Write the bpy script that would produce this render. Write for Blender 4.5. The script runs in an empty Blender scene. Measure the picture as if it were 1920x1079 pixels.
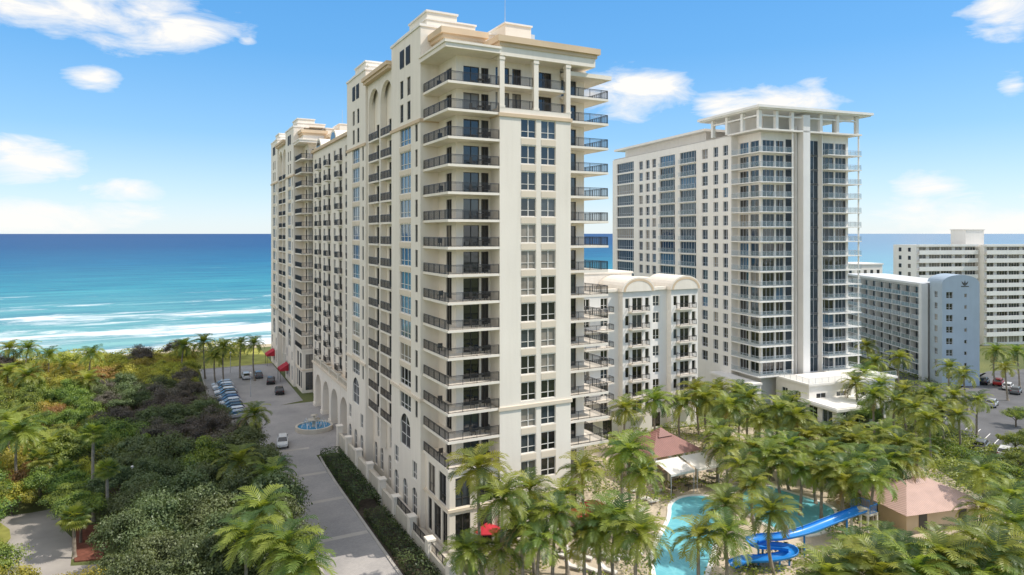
import bpy, math, random
from mathutils import Vector, Matrix
random.seed(7)
R_=math.radians; PI=math.pi
scn=bpy.context.scene; COL=scn.collection
H=35.7; YAW=27.3; CY,SY=math.cos(R_(YAW)),math.sin(R_(YAW)); FPX=1280.0; HZ=438.0
def G(px,py,z=0.0,d=None):
    if d is None: d=FPX*(H-z)/(py-HZ)
    xc=(px-960)/FPX*d
    return (CY*xc+SY*d, -SY*xc+CY*d)
def GZ(px,py,d):
    x,y=G(px,py,0,d); return (x,y,H-(py-HZ)*d/FPX)
# ---------------------------------------------------------------- materials
def newmat(name):
    m=bpy.data.materials.new(name); m.use_nodes=True
    nt=m.node_tree; nt.nodes.clear()
    out=nt.nodes.new('ShaderNodeOutputMaterial'); return m,nt,out
def N(nt,t,**kw):
    n=nt.nodes.new(t)
    for k,v in kw.items():
        if k in n.inputs.keys(): n.inputs[k].default_value=v
        else: setattr(n,k,v)
    return n
def mixc(nt,f,a,b):
    n=nt.nodes.new('ShaderNodeMix'); n.data_type='RGBA'
    for idx,v in ((0,f),(6,a),(7,b)):
        if hasattr(v,'is_linked'): nt.links.new(v,n.inputs[idx])
        elif idx==0: n.inputs[0].default_value=v
        else: n.inputs[idx].default_value=(*v,1)
    return n.outputs[2]
def mathn(nt,op,a,b=None,c=None,clamp=False):
    n=nt.nodes.new('ShaderNodeMath'); n.operation=op; n.use_clamp=clamp
    for i,v in enumerate((a,b,c)):
        if v is None: continue
        if hasattr(v,'is_linked'): nt.links.new(v,n.inputs[i])
        else: n.inputs[i].default_value=v
    return n.outputs[0]
def M(name,col,rough=.75,var=.12,scale=.35,bump=0.0,bscale=6,spec=.3,metal=0,streak=0.0):
    m,nt,out=newmat(name); L=nt.links
    b=N(nt,'ShaderNodeBsdfPrincipled'); b.inputs['Roughness'].default_value=rough
    b.inputs['Specular IOR Level'].default_value=spec; b.inputs['Metallic'].default_value=metal
    geo=N(nt,'ShaderNodeNewGeometry')
    nz=N(nt,'ShaderNodeTexNoise',Scale=scale,Detail=5.0); L.new(geo.outputs['Position'],nz.inputs['Vector'])
    f=mathn(nt,'MULTIPLY_ADD',nz.outputs[0],2.2,-.6,True)
    lo=tuple(c*(1-var) for c in col); hi=tuple(min(1,c*(1+var)) for c in col)
    c=mixc(nt,f,lo,hi)
    if streak:
        mp=N(nt,'ShaderNodeMapping'); mp.inputs['Scale'].default_value=(1.3,1.3,.09); L.new(geo.outputs['Position'],mp.inputs['Vector'])
        n2=N(nt,'ShaderNodeTexNoise',Scale=1.0,Detail=6.0); L.new(mp.outputs[0],n2.inputs['Vector'])
        g=mathn(nt,'MULTIPLY_ADD',n2.outputs[0],3.0,-1.2,True); g=mathn(nt,'MULTIPLY',g,streak)
        c=mixc(nt,g,c,tuple(x*.72 for x in (col[0],col[1]*.97,col[2]*.92)))
    L.new(c,b.inputs['Base Color'])
    if bump:
        n3=N(nt,'ShaderNodeTexNoise',Scale=bscale,Detail=4.0); L.new(geo.outputs['Position'],n3.inputs['Vector'])
        bp=N(nt,'ShaderNodeBump',Strength=bump,Distance=.1); L.new(n3.outputs[0],bp.inputs['Height']); L.new(bp.outputs[0],b.inputs['Normal'])
    L.new(b.outputs[0],out.inputs[0]); return m
def leafmat(name,col,trans=.35,hv=.04,vv=.35):
    m,nt,out=newmat(name); L=nt.links
    oi=N(nt,'ShaderNodeObjectInfo'); geo=N(nt,'ShaderNodeNewGeometry')
    nz=N(nt,'ShaderNodeTexNoise',Scale=.45,Detail=3.0); L.new(geo.outputs['Position'],nz.inputs['Vector'])
    hs=N(nt,'ShaderNodeHueSaturation'); hs.inputs['Color'].default_value=(*col,1)
    L.new(mathn(nt,'MULTIPLY_ADD',oi.outputs['Random'],hv,.5-hv/2),hs.inputs['Hue'])
    v=mathn(nt,'MULTIPLY_ADD',nz.outputs[0],1.6*vv*2,1-1.6*vv); v=mathn(nt,'MULTIPLY_ADD',oi.outputs['Random'],vv*.6,mathn(nt,'SUBTRACT',v,vv*.3))
    L.new(v,hs.inputs['Value'])
    d=N(nt,'ShaderNodeBsdfDiffuse'); t=N(nt,'ShaderNodeBsdfTranslucent'); g=N(nt,'ShaderNodeBsdfGlossy',Roughness=.45)
    L.new(hs.outputs[0],d.inputs[0])
    tm=nt.nodes.new('ShaderNodeMix'); tm.data_type='RGBA'; tm.blend_type='MULTIPLY'; tm.inputs[0].default_value=1
    L.new(hs.outputs[0],tm.inputs[6]); tm.inputs[7].default_value=(1.5,1.45,.6,1) ; L.new(tm.outputs[2],t.inputs[0])
    mx=N(nt,'ShaderNodeMixShader',Fac=trans); L.new(d.outputs[0],mx.inputs[1]); L.new(t.outputs[0],mx.inputs[2])
    m2=N(nt,'ShaderNodeMixShader',Fac=.04); g.inputs[0].default_value=(.8,.85,.8,1)
    L.new(mx.outputs[0],m2.inputs[1]); L.new(g.outputs[0],m2.inputs[2]); L.new(m2.outputs[0],out.inputs[0]); return m
def glassmat(name,col,rough=.06,spec=.9,ior=1.9):
    m,nt,out=newmat(name); L=nt.links
    b=N(nt,'ShaderNodeBsdfPrincipled'); b.inputs['Roughness'].default_value=rough; b.inputs['IOR'].default_value=ior; b.inputs['Specular IOR Level'].default_value=spec*.5
    geo=N(nt,'ShaderNodeNewGeometry'); nz=N(nt,'ShaderNodeTexNoise',Scale=.9,Detail=2.0); L.new(geo.outputs['Position'],nz.inputs['Vector'])
    L.new(mixc(nt,nz.outputs[0],tuple(c*.6 for c in col),tuple(c*1.4 for c in col)),b.inputs['Base Color'])
    n3=N(nt,'ShaderNodeTexNoise',Scale=.5); L.new(geo.outputs['Position'],n3.inputs['Vector'])
    bp=N(nt,'ShaderNodeBump',Strength=.05,Distance=.3); L.new(n3.outputs[0],bp.inputs['Height']); L.new(bp.outputs[0],b.inputs['Normal'])
    L.new(b.outputs[0],out.inputs[0]); return m
def railglass(name,col,fac):
    m,nt,out=newmat(name); L=nt.links
    b=N(nt,'ShaderNodeBsdfPrincipled'); b.inputs['Base Color'].default_value=(*col,1); b.inputs['Roughness'].default_value=.08
    t=N(nt,'ShaderNodeBsdfTransparent'); mx=N(nt,'ShaderNodeMixShader',Fac=fac); L.new(t.outputs[0],mx.inputs[1]); L.new(b.outputs[0],mx.inputs[2]); L.new(mx.outputs[0],out.inputs[0]); return m

cream=M('cream_stucco',(.89,.815,.71),.85,.05,.12,.12,9,.2,0,.22)
tan=M('tan_trim',(.70,.54,.37),.8,.08,.4,.05,9,.2)
panelm=M('panel_beige',(.77,.66,.52),.85,.06,.4)
white=M('white_stucco',(.88,.84,.78),.8,.05,.15,.06,9,.25,0,.16)
white2=M('white_paint',(.88,.855,.81),.6,.05,.5)
greywall=M('pale_grey_stucco',(.66,.68,.69),.8,.06,.2,.05,9,.2,0,.15)
greyblue=M('grey_blue_paint',(.42,.51,.60),.8,.07,.2,.05,9,.2,0,.15)
finm=M('pale_fin',(.84,.82,.79),.6,.05,.2,0,9,.3,0,.15)
blackm=M('black_metal',(.03,.03,.032),.45,.2,2,spec=.5)
roofg=M('roof_gravel',(.58,.55,.50),.9,.15,.6,.2,10)
frame_w=M('white_frame',(.80,.76,.70),.5,.04,1)
frame_d=M('bronze_frame',(.06,.055,.05),.4,.1,1,spec=.5)
frame_g=M('silver_frame',(.55,.57,.6),.35,.06,1,spec=.5)
PANES=[glassmat('glass_dark',(.012,.014,.018)),glassmat('glass_mid',(.05,.06,.07)),glassmat('glass_curtain',(.28,.25,.21),.12,.7,1.6),glassmat('glass_deep',(.006,.007,.009)),glassmat('glass_slate',(.04,.06,.08),.06,.7,1.6)]
PBLUE=glassmat('glass_blue',(.055,.12,.20),.05,.9,1.8)
grailm=railglass('rail_glass',(.34,.44,.48),.30)
redfab=M('red_canvas',(.50,.035,.05),.8,.12,1)
whitefab=M('white_canvas',(.76,.73,.68),.85,.06,1)
asph=M('asphalt',(.14,.14,.145),.9,.2,.25,.2,14)
concrete=M('concrete',(.52,.48,.43),.9,.12,.4,.15,10)
stone=M('pale_stone',(.66,.60,.50),.85,.10,.5,.12,8,.2,0,.2)
barkp=M('palm_bark',(.29,.25,.20),.95,.3,3,.5,9)
bark=M('tree_bark',(.14,.11,.085),.95,.3,3,.4,9)
tyre=M('tyre_rubber',(.02,.02,.02),.9,.1,3)
rimm=M('alloy_rim',(.45,.45,.46),.3,.05,3,metal=.8)
mulch=M('red_mulch',(.20,.075,.05),.95,.3,2,.4,12)
darksoil=M('dark_soil',(.07,.055,.04),.95,.3,2,.4,12)

def roofmat(name,col,ax):
    m,nt,out=newmat(name); L=nt.links
    b=N(nt,'ShaderNodeBsdfPrincipled'); b.inputs['Roughness'].default_value=.55
    geo=N(nt,'ShaderNodeNewGeometry'); w=N(nt,'ShaderNodeTexWave',Scale=1.1,Distortion=.2); w.bands_direction=ax
    L.new(geo.outputs['Position'],w.inputs['Vector']); nz=N(nt,'ShaderNodeTexNoise',Scale=.7,Detail=4.0); L.new(geo.outputs['Position'],nz.inputs['Vector'])
    c=mixc(nt,nz.outputs[0],tuple(x*.75 for x in col),tuple(x*1.25 for x in col))
    f=mathn(nt,'POWER',w.outputs[1],6.0); c=mixc(nt,mathn(nt,'MULTIPLY',f,.5),c,tuple(x*.5 for x in col)); L.new(c,b.inputs['Base Color'])
    bp=N(nt,'ShaderNodeBump',Strength=.4,Distance=.08); L.new(w.outputs[1],bp.inputs['Height']); L.new(bp.outputs[0],b.inputs['Normal'])
    L.new(b.outputs[0],out.inputs[0]); return m
roofred=roofmat('brown_red_roof',(.31,.15,.125),'X'); roofsal=roofmat('salmon_roof',(.54,.36,.30),'X')
def pavermat(name,c1,c2,sc):
    m,nt,out=newmat(name); L=nt.links
    b=N(nt,'ShaderNodeBsdfPrincipled'); b.inputs['Roughness'].default_value=.85
    geo=N(nt,'ShaderNodeNewGeometry'); br=N(nt,'ShaderNodeTexBrick',Scale=sc); L.new(geo.outputs['Position'],br.inputs['Vector'])
    br.inputs['Color1'].default_value=(*c1,1); br.inputs['Color2'].default_value=(*c2,1); br.inputs['Mortar'].default_value=(*[x*.6 for x in c1],1); br.inputs['Mortar Size'].default_value=.012
    nz=N(nt,'ShaderNodeTexNoise',Scale=.18,Detail=6.0); L.new(geo.outputs['Position'],nz.inputs['Vector'])
    f=mathn(nt,'MULTIPLY_ADD',nz.outputs[0],2,-.55,True)
    mm=nt.nodes.new('ShaderNodeMix'); mm.data_type='RGBA'; mm.blend_type='MULTIPLY'; mm.inputs[0].default_value=1
    L.new(br.outputs[0],mm.inputs[6]); L.new(mixc(nt,f,(.74,.74,.74),(1.1,1.08,1.05)),mm.inputs[7]); L.new(mm.outputs[2],b.inputs['Base Color'])
    L.new(b.outputs[0],out.inputs[0]); return m
paver=pavermat('driveway_pavers',(.48,.455,.44),(.42,.40,.39),1.6)
deckm=pavermat('tan_deck_pavers',(.66,.56,.43),(.60,.51,.39),.9)
def watermat(name,c1,c2,rough=.08):
    m,nt,out=newmat(name); L=nt.links
    b=N(nt,'ShaderNodeBsdfPrincipled'); b.inputs['Roughness'].default_value=rough; b.inputs['IOR'].default_value=1.33
    geo=N(nt,'ShaderNodeNewGeometry'); nz=N(nt,'ShaderNodeTexNoise',Scale=.35,Detail=4.0); L.new(geo.outputs['Position'],nz.inputs['Vector'])
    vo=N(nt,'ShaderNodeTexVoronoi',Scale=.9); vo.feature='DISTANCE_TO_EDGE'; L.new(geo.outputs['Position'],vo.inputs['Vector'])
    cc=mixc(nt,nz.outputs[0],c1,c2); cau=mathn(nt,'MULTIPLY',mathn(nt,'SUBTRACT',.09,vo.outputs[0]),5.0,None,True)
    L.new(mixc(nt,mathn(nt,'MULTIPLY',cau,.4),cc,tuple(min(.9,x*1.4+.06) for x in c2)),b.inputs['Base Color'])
    n3=N(nt,'ShaderNodeTexNoise',Scale=2.5,Detail=3.0); L.new(geo.outputs['Position'],n3.inputs['Vector'])
    bp=N(nt,'ShaderNodeBump',Strength=.18,Distance=.1); L.new(n3.outputs[0],bp.inputs['Height']); L.new(bp.outputs[0],b.inputs['Normal'])
    L.new(b.outputs[0],out.inputs[0]); return m
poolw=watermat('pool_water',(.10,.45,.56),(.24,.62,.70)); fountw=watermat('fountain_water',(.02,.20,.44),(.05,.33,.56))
slidem=M('blue_fibreglass',(.025,.25,.68),.3,.06,1,spec=.4)
L_coco=[leafmat('coconut_frond_light',(.31,.345,.065),.45,.05,.26),leafmat('coconut_frond_mid',(.18,.235,.05),.42,.05,.26),leafmat('coconut_frond_dark',(.075,.125,.035),.38,.05,.26),leafmat('coconut_frond_dry',(.32,.24,.10),.3)]
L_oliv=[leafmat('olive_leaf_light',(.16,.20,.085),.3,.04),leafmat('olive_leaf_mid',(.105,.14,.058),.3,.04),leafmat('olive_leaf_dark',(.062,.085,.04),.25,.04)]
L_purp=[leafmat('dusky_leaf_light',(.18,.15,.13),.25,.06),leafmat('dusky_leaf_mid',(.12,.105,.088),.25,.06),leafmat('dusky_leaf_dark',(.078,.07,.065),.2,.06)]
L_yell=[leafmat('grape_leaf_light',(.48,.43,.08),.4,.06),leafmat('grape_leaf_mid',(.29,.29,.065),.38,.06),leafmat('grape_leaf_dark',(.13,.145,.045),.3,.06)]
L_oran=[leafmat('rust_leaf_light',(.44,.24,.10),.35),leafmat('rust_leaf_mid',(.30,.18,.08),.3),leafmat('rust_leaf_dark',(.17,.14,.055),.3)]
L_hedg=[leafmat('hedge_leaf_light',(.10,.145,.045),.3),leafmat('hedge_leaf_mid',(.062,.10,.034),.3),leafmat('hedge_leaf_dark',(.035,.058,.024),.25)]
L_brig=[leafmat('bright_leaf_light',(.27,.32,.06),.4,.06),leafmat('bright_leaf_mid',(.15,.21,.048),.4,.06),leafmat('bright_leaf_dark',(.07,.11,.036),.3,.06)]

# ---------------------------------------------------------------- mesh builder
class MB:
    def __init__(s): s.v=[];s.f=[];s.m=[]
    def poly(s,pts,mi=0):
        n=len(s.v); s.v.extend(tuple(p) for p in pts); s.f.append(tuple(range(n,n+len(pts)))); s.m.append(mi)
    def box(s,x0,x1,y0,y1,z0,z1,mi=0):
        n=len(s.v); s.v+=[(x0,y0,z0),(x1,y0,z0),(x1,y1,z0),(x0,y1,z0),(x0,y0,z1),(x1,y0,z1),(x1,y1,z1),(x0,y1,z1)]
        for q in ((3,2,1,0),(4,5,6,7),(0,1,5,4),(1,2,6,5),(2,3,7,6),(3,0,4,7)): s.f.append(tuple(n+i for i in q)); s.m.append(mi)
        return s
    def bar(s,a,b,w,h,mi=0):
        a=Vector(a);b=Vector(b);d=(b-a)
        if d.length<1e-6: return
        d.normalize(); up=Vector((0,0,1)) if abs(d.z)<.95 else Vector((1,0,0))
        x=d.cross(up).normalized()*w/2; y=x.cross(d).normalized()*h/2
        n=len(s.v)
        for p in (a,b): s.v+=[tuple(p-x-y),tuple(p+x-y),tuple(p+x+y),tuple(p-x+y)]
        for q in ((3,2,1,0),(4,5,6,7),(0,1,5,4),(1,2,6,5),(2,3,7,6),(3,0,4,7)): s.f.append(tuple(n+i for i in q)); s.m.append(mi)
    def prism(s,poly,z0,z1,mi=0):
        n=len(s.v);k=len(poly)
        s.v+=[(p[0],p[1],z0) for p in poly]+[(p[0],p[1],z1) for p in poly]
        s.f.append(tuple(n+k-1-i for i in range(k)));s.m.append(mi); s.f.append(tuple(n+k+i for i in range(k)));s.m.append(mi)
        for i in range(k):
            j=(i+1)%k; s.f.append((n+i,n+j,n+k+j,n+k+i)); s.m.append(mi)
    def tube(s,pts,rads,n=8,mi=0,cap=True):
        base=len(s.v);k=len(pts)
        for i,p in enumerate(pts):
            p=Vector(p); a=Vector(pts[max(0,i-1)]);b=Vector(pts[min(k-1,i+1)]); d=(b-a)
            d=d.normalized() if d.length>1e-6 else Vector((0,0,1))
            up=Vector((0,0,1)) if abs(d.z)<.9 else Vector((1,0,0))
            x=d.cross(up).normalized(); y=d.cross(x)
            for j in range(n):
                t=2*PI*j/n; s.v.append(tuple(p+(x*math.cos(t)+y*math.sin(t))*rads[i]))
        for i in range(k-1):
            for j in range(n):
                j2=(j+1)%n; s.f.append((base+i*n+j,base+i*n+j2,base+(i+1)*n+j2,base+(i+1)*n+j)); s.m.append(mi)
        if cap:
            s.f.append(tuple(base+j for j in range(n)));s.m.append(mi); s.f.append(tuple(base+(k-1)*n+j for j in reversed(range(n))));s.m.append(mi)
    def lathe(s,prof,n=28,c=(0,0),mi=0):
        base=len(s.v)
        for (r,z) in prof:
            for j in range(n): t=2*PI*j/n; s.v.append((c[0]+r*math.cos(t),c[1]+r*math.sin(t),z))
        for i in range(len(prof)-1):
            for j in range(n): j2=(j+1)%n; s.f.append((base+i*n+j,base+i*n+j2,base+(i+1)*n+j2,base+(i+1)*n+j)); s.m.append(mi)
    def hip(s,x0,x1,y0,y1,z0,z1,mi=0):
        w=(x1-x0);d=(y1-y0)
        if w>=d: a=(x0+d/2,(y0+y1)/2,z1);b=(x1-d/2+1e-3,(y0+y1)/2,z1)
        else: a=((x0+x1)/2,y0+w/2,z1);b=((x0+x1)/2,y1-w/2,z1)
        c=[(x0,y0,z0),(x1,y0,z0),(x1,y1,z0),(x0,y1,z0)]
        if w>=d: s.poly([c[0],c[1],b,a],mi);s.poly([c[1],c[2],b],mi);s.poly([c[2],c[3],a,b],mi);s.poly([c[3],c[0],a],mi)
        else: s.poly([c[0],c[1],a],mi);s.poly([c[1],c[2],b,a],mi);s.poly([c[2],c[3],b],mi);s.poly([c[3],c[0],a,b],mi)
        s.poly(c[::-1],mi)
    def add(s,o,loc,th,moff=0):
        n=len(s.v);c,sn=math.cos(th),math.sin(th)
        for x,y,z in o.v: s.v.append((loc[0]+c*x-sn*y,loc[1]+sn*x+c*y,loc[2]+z))
        for f,m in zip(o.f,o.m): s.f.append(tuple(n+i for i in f)); s.m.append(m+moff)
    def mesh(s,name,mats,smooth=False):
        me=bpy.data.meshes.new(name); me.from_pydata(s.v,[],s.f)
        if not isinstance(mats,(list,tuple)): mats=[mats]
        for m in mats: me.materials.append(m)
        if len(mats)>1: me.polygons.foreach_set('material_index',[min(i,len(mats)-1) for i in s.m])
        if smooth: me.polygons.foreach_set('use_smooth',[True]*len(s.f))
        me.update(); return me
def link(name,me,parent=None,loc=(0,0,0),rz=0,scale=None):
    o=bpy.data.objects.new(name,me); COL.objects.link(o); o.location=loc; o.rotation_euler=(0,0,rz)
    if scale: o.scale=scale
    if parent: o.parent=parent
    return o
def tag(o,label,cat,group=None):
    o['label']=label;o['category']=cat
    if group:o['group']=group
    return o
def thing(name,label,cat,loc=(0,0,0),rz=0,group=None): return tag(link(name,None,None,loc,rz),label,cat,group)
def struct(name,mb,mats,smooth=False):
    o=link(name,mb.mesh(name,mats,smooth)); o['kind']='structure'; return o
def dup(root,loc,rz,label=None,group=None,scale=None):
    r=root.copy(); COL.objects.link(r); r.location=loc; r.rotation_euler=(0,0,rz)
    if scale: r.scale=(scale,scale,scale) if not isinstance(scale,tuple) else scale
    if label:r['label']=label
    if group:r['group']=group
    for ch in root.children:
        c=ch.copy(); COL.objects.link(c); c.parent=r
        for g in ch.children:
            d=g.copy(); COL.objects.link(d); d.parent=c
    return r
def nth(i): return ['first','second','third','fourth','fifth','sixth','seventh','eighth','ninth','tenth','eleventh','twelfth'][i] if i<12 else '%d%s'%(i+1,{1:'st',2:'nd',3:'rd'}.get((i+1)%10 if (i+1)//10!=1 else 0,'th'))

# ---------------------------------------------------------------- building kit
TPL={}
def win_tpl(kind,w,h,v,fm):
    key=(kind,round(w,2),round(h,2),v,fm.name)
    if key in TPL: return TPL[key]
    f=MB();p=MB();b=.07 if kind!='door' else .06
    f.box(-w/2,-w/2+b,-.05,.06,0,h);f.box(w/2-b,w/2,-.05,.06,0,h);f.box(-w/2+b,w/2-b,-.05,.06,0,b);f.box(-w/2+b,w/2-b,-.05,.06,h-b,h)
    if kind=='sash':
        f.box(-.05,.05,-.045,.06,b,h-b); z=h*.32
        f.box(-w/2+b,-.05,-.04,.055,z,z+.06);f.box(.05,w/2-b,-.04,.055,z,z+.06)
    elif kind=='triple':
        n=max(2,int(w/1.15))
        for i in range(1,n): x=-w/2+w*i/n; f.box(x-.045,x+.045,-.045,.06,b,h-b)
        for i in range(n):
            xa=-w/2+w*i/n+(.045 if i else b);xb=-w/2+w*(i+1)/n-(.045 if i<n-1 else b); f.box(xa,xb,-.04,.055,h*.28,h*.28+.06)
    elif kind=='door':
        n=max(2,round(w/1.05))
        for i in range(1,n): x=-w/2+w*i/n; f.box(x-.04,x+.04,-.045,.06,b,h-b)
    elif kind=='arch':
        f.box(-.04,.04,-.045,.06,b,h-b)
        for zz in (h*.35,h*.68): f.box(-w/2+b,-.04,-.04,.055,zz,zz+.05);f.box(.04,w/2-b,-.04,.055,zz,zz+.05)
    p.poly([(-w/2+b,.03,b),(w/2-b,.03,b),(w/2-b,.03,h-b),(-w/2+b,.03,h-b)])
    pm=PBLUE if v==9 else PANES[v]
    TPL[key]=dict(f=f,p=p,fm=fm,pm=pm,fme=f.mesh('window_frame',fm),pme=p.mesh('pane',pm)); return TPL[key]
def pickv(kind): 
    r=random.random()
    if kind=='door': return 0 if r<.4 else 3 if r<.7 else 1 if r<.9 else 2
    return 0 if r<.42 else 1 if r<.76 else 2 if r<.9 else 3
class Bld:
    def __init__(s,name,label,cat,loc,rz=0,group=None):
        s.root=thing(name,label,cat,(loc[0],loc[1],0),rz,group); s.reg=[]; s.loc=loc; s.rz=rz
    def P(s,p0,th,a,z,o=0.0): return (p0[0]+math.cos(th)*a-math.sin(th)*o, p0[1]+math.sin(th)*a+math.cos(th)*o, z)
    def wall(s,mb,p0,deg,Ln,z0,z1,wins=(),dep=.3):
        th=R_(deg); ss={0.0,Ln};zs={z0,z1};ops=[]
        for w in wins:
            sc,zb,ww,hh=w[:4]; op=(sc-ww/2,sc+ww/2,zb,zb+hh); ops.append(op); ss|={op[0],op[1]};zs|={op[2],op[3]}
        ss=sorted(ss);zs=sorted(zs); P=lambda a,z,o=0.0:s.P(p0,th,a,z,o)
        for i in range(len(ss)-1):
            run=None
            for j in range(len(zs)-1):
                am=(ss[i]+ss[i+1])/2;zm=(zs[j]+zs[j+1])/2
                if ss[i+1]-ss[i]<1e-5 or zs[j+1]-zs[j]<1e-5: continue
                hole=any(o[0]<am<o[1] and o[2]<zm<o[3] for o in ops)
                if not hole:
                    if run is None: run=zs[j]
                if hole and run is not None:
                    mb.poly([P(ss[i],run),P(ss[i+1],run),P(ss[i+1],zs[j]),P(ss[i],zs[j])]);run=None
            if run is not None: mb.poly([P(ss[i],run),P(ss[i+1],run),P(ss[i+1],zs[-1]),P(ss[i],zs[-1])])
        for (a,b,c,d) in ops:
            mb.poly([P(a,c),P(a,d),P(a,d,dep),P(a,c,dep)]);mb.poly([P(b,d),P(b,c),P(b,c,dep),P(b,d,dep)])
            mb.poly([P(b,c),P(a,c),P(a,c,dep),P(b,c,dep)]);mb.poly([P(a,d),P(b,d),P(b,d,dep),P(a,d,dep)])
        for w in wins:
            sc,zb,ww,hh,kind,fm=w[:6]; v=w[6] if len(w)>6 and w[6] is not None else pickv(kind)
            s.reg.append(('sliding_door' if kind=='door' else 'arched_window' if kind=='arch' else 'window',(kind,ww,hh,v,fm),P(sc,zb,dep*.6),th))
            if kind=='arch': s.arch(mb,P(0,0,.012)[:2],deg,sc-ww/2,sc+ww/2,zb+hh-ww/2,zb+hh,.1)
    def arch(s,mb,p0,deg,s0,s1,zs,zt,dep,n=10,back=False,flat=1.0):
        th=R_(deg);sc=(s0+s1)/2;r=(s1-s0)/2;P=lambda a,z,o=0.0:s.P(p0,th,a,z,o);pt=[]
        for i in range(n+1): a=PI-PI*i/n; pt.append((sc+r*math.cos(a),zs+r*flat*math.sin(a)))
        for i in range(n):
            a,b=pt[i],pt[i+1]
            mb.poly([P(*a),P(*b),P(b[0],zt),P(a[0],zt)]); mb.poly([P(*b),P(*a),P(*a,dep),P(*b,dep)])
            if back: mb.poly([P(b[0],b[1],dep),P(a[0],a[1],dep),P(a[0],zt,dep),P(b[0],zt,dep)])
    def part(s,name,mb,mats,loc=(0,0,0),rz=0,smooth=False,label=None):
        o=link(name,mb.mesh(name,mats,smooth),s.root,loc,rz)
        if label:o['label']=label
        return o
    def finish(s):
        by={}
        for r in s.reg: by.setdefault(r[0],[]).append(r)
        c,sn=math.cos(s.rz),math.sin(s.rz)
        for name,lst in by.items():
            def key(r):
                x,y,z=r[2]; X=s.loc[0]+c*x-sn*y;Y=s.loc[1]+sn*x+c*y
                n=(math.sin(r[3]+s.rz),-math.cos(r[3]+s.rz)); d2=X*X+Y*Y+(z-H)**2
                facing=-(n[0]*X+n[1]*Y)/math.sqrt(d2)
                return -(r[1][1]*r[1][2]*facing/d2)
            lst.sort(key=key); st=MB();mats=[]
            for i,(nm,k,loc,th) in enumerate(lst):
                t=win_tpl(*k)
                if i<100:
                    o=link(nm,t['fme'],s.root,loc,th); link('pane',t['pme'],o)
                else:
                    for part_,m in (('f',t['fm']),('p',t['pm'])):
                        if m not in mats: mats.append(m)
                        st.add(t[part_],loc,th,mats.index(m))
            if st.f:
                o=link(name,st.mesh(name,mats),s.root); o['kind']='stuff'
def rail(mb,pts,h=1.05,sp=.14,bw=.024):
    for a,b in zip(pts,pts[1:]):
        a=Vector(a);b=Vector(b);L=(b-a).length
        mb.bar(a+Vector((0,0,h)),b+Vector((0,0,h)),.065,.055);mb.bar(a+Vector((0,0,.1)),b+Vector((0,0,.1)),.04,.035);mb.bar(a+Vector((0,0,h-.14)),b+Vector((0,0,h-.14)),.03,.025)
        n=max(1,int(L/sp))
        for i in range(n+1):
            p=a.lerp(b,i/n);w=.06 if i%12==0 or i==n else bw
            mb.box(p.x-w/2,p.x+w/2,p.y-w/2,p.y+w/2,p.z+.02,p.z+h-.03)
def grail(mf,mg,pts,h=1.05):
    for a,b in zip(pts,pts[1:]):
        a=Vector(a);b=Vector(b);L=(b-a).length
        mf.bar(a+Vector((0,0,h)),b+Vector((0,0,h)),.05,.045)
        n=max(1,int(L/1.5))
        for i in range(n+1):
            p=a.lerp(b,i/n); mf.box(p.x-.02,p.x+.02,p.y-.02,p.y+.02,p.z,p.z+h-.03)
        d=Vector((0,0,1)); mg.poly([a+d*.08,b+d*.08,b+d*(h-.05),a+d*(h-.05)])
FH=3.05; Z0=9.8; FL=[Z0+FH*k for k in range(15)]

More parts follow.
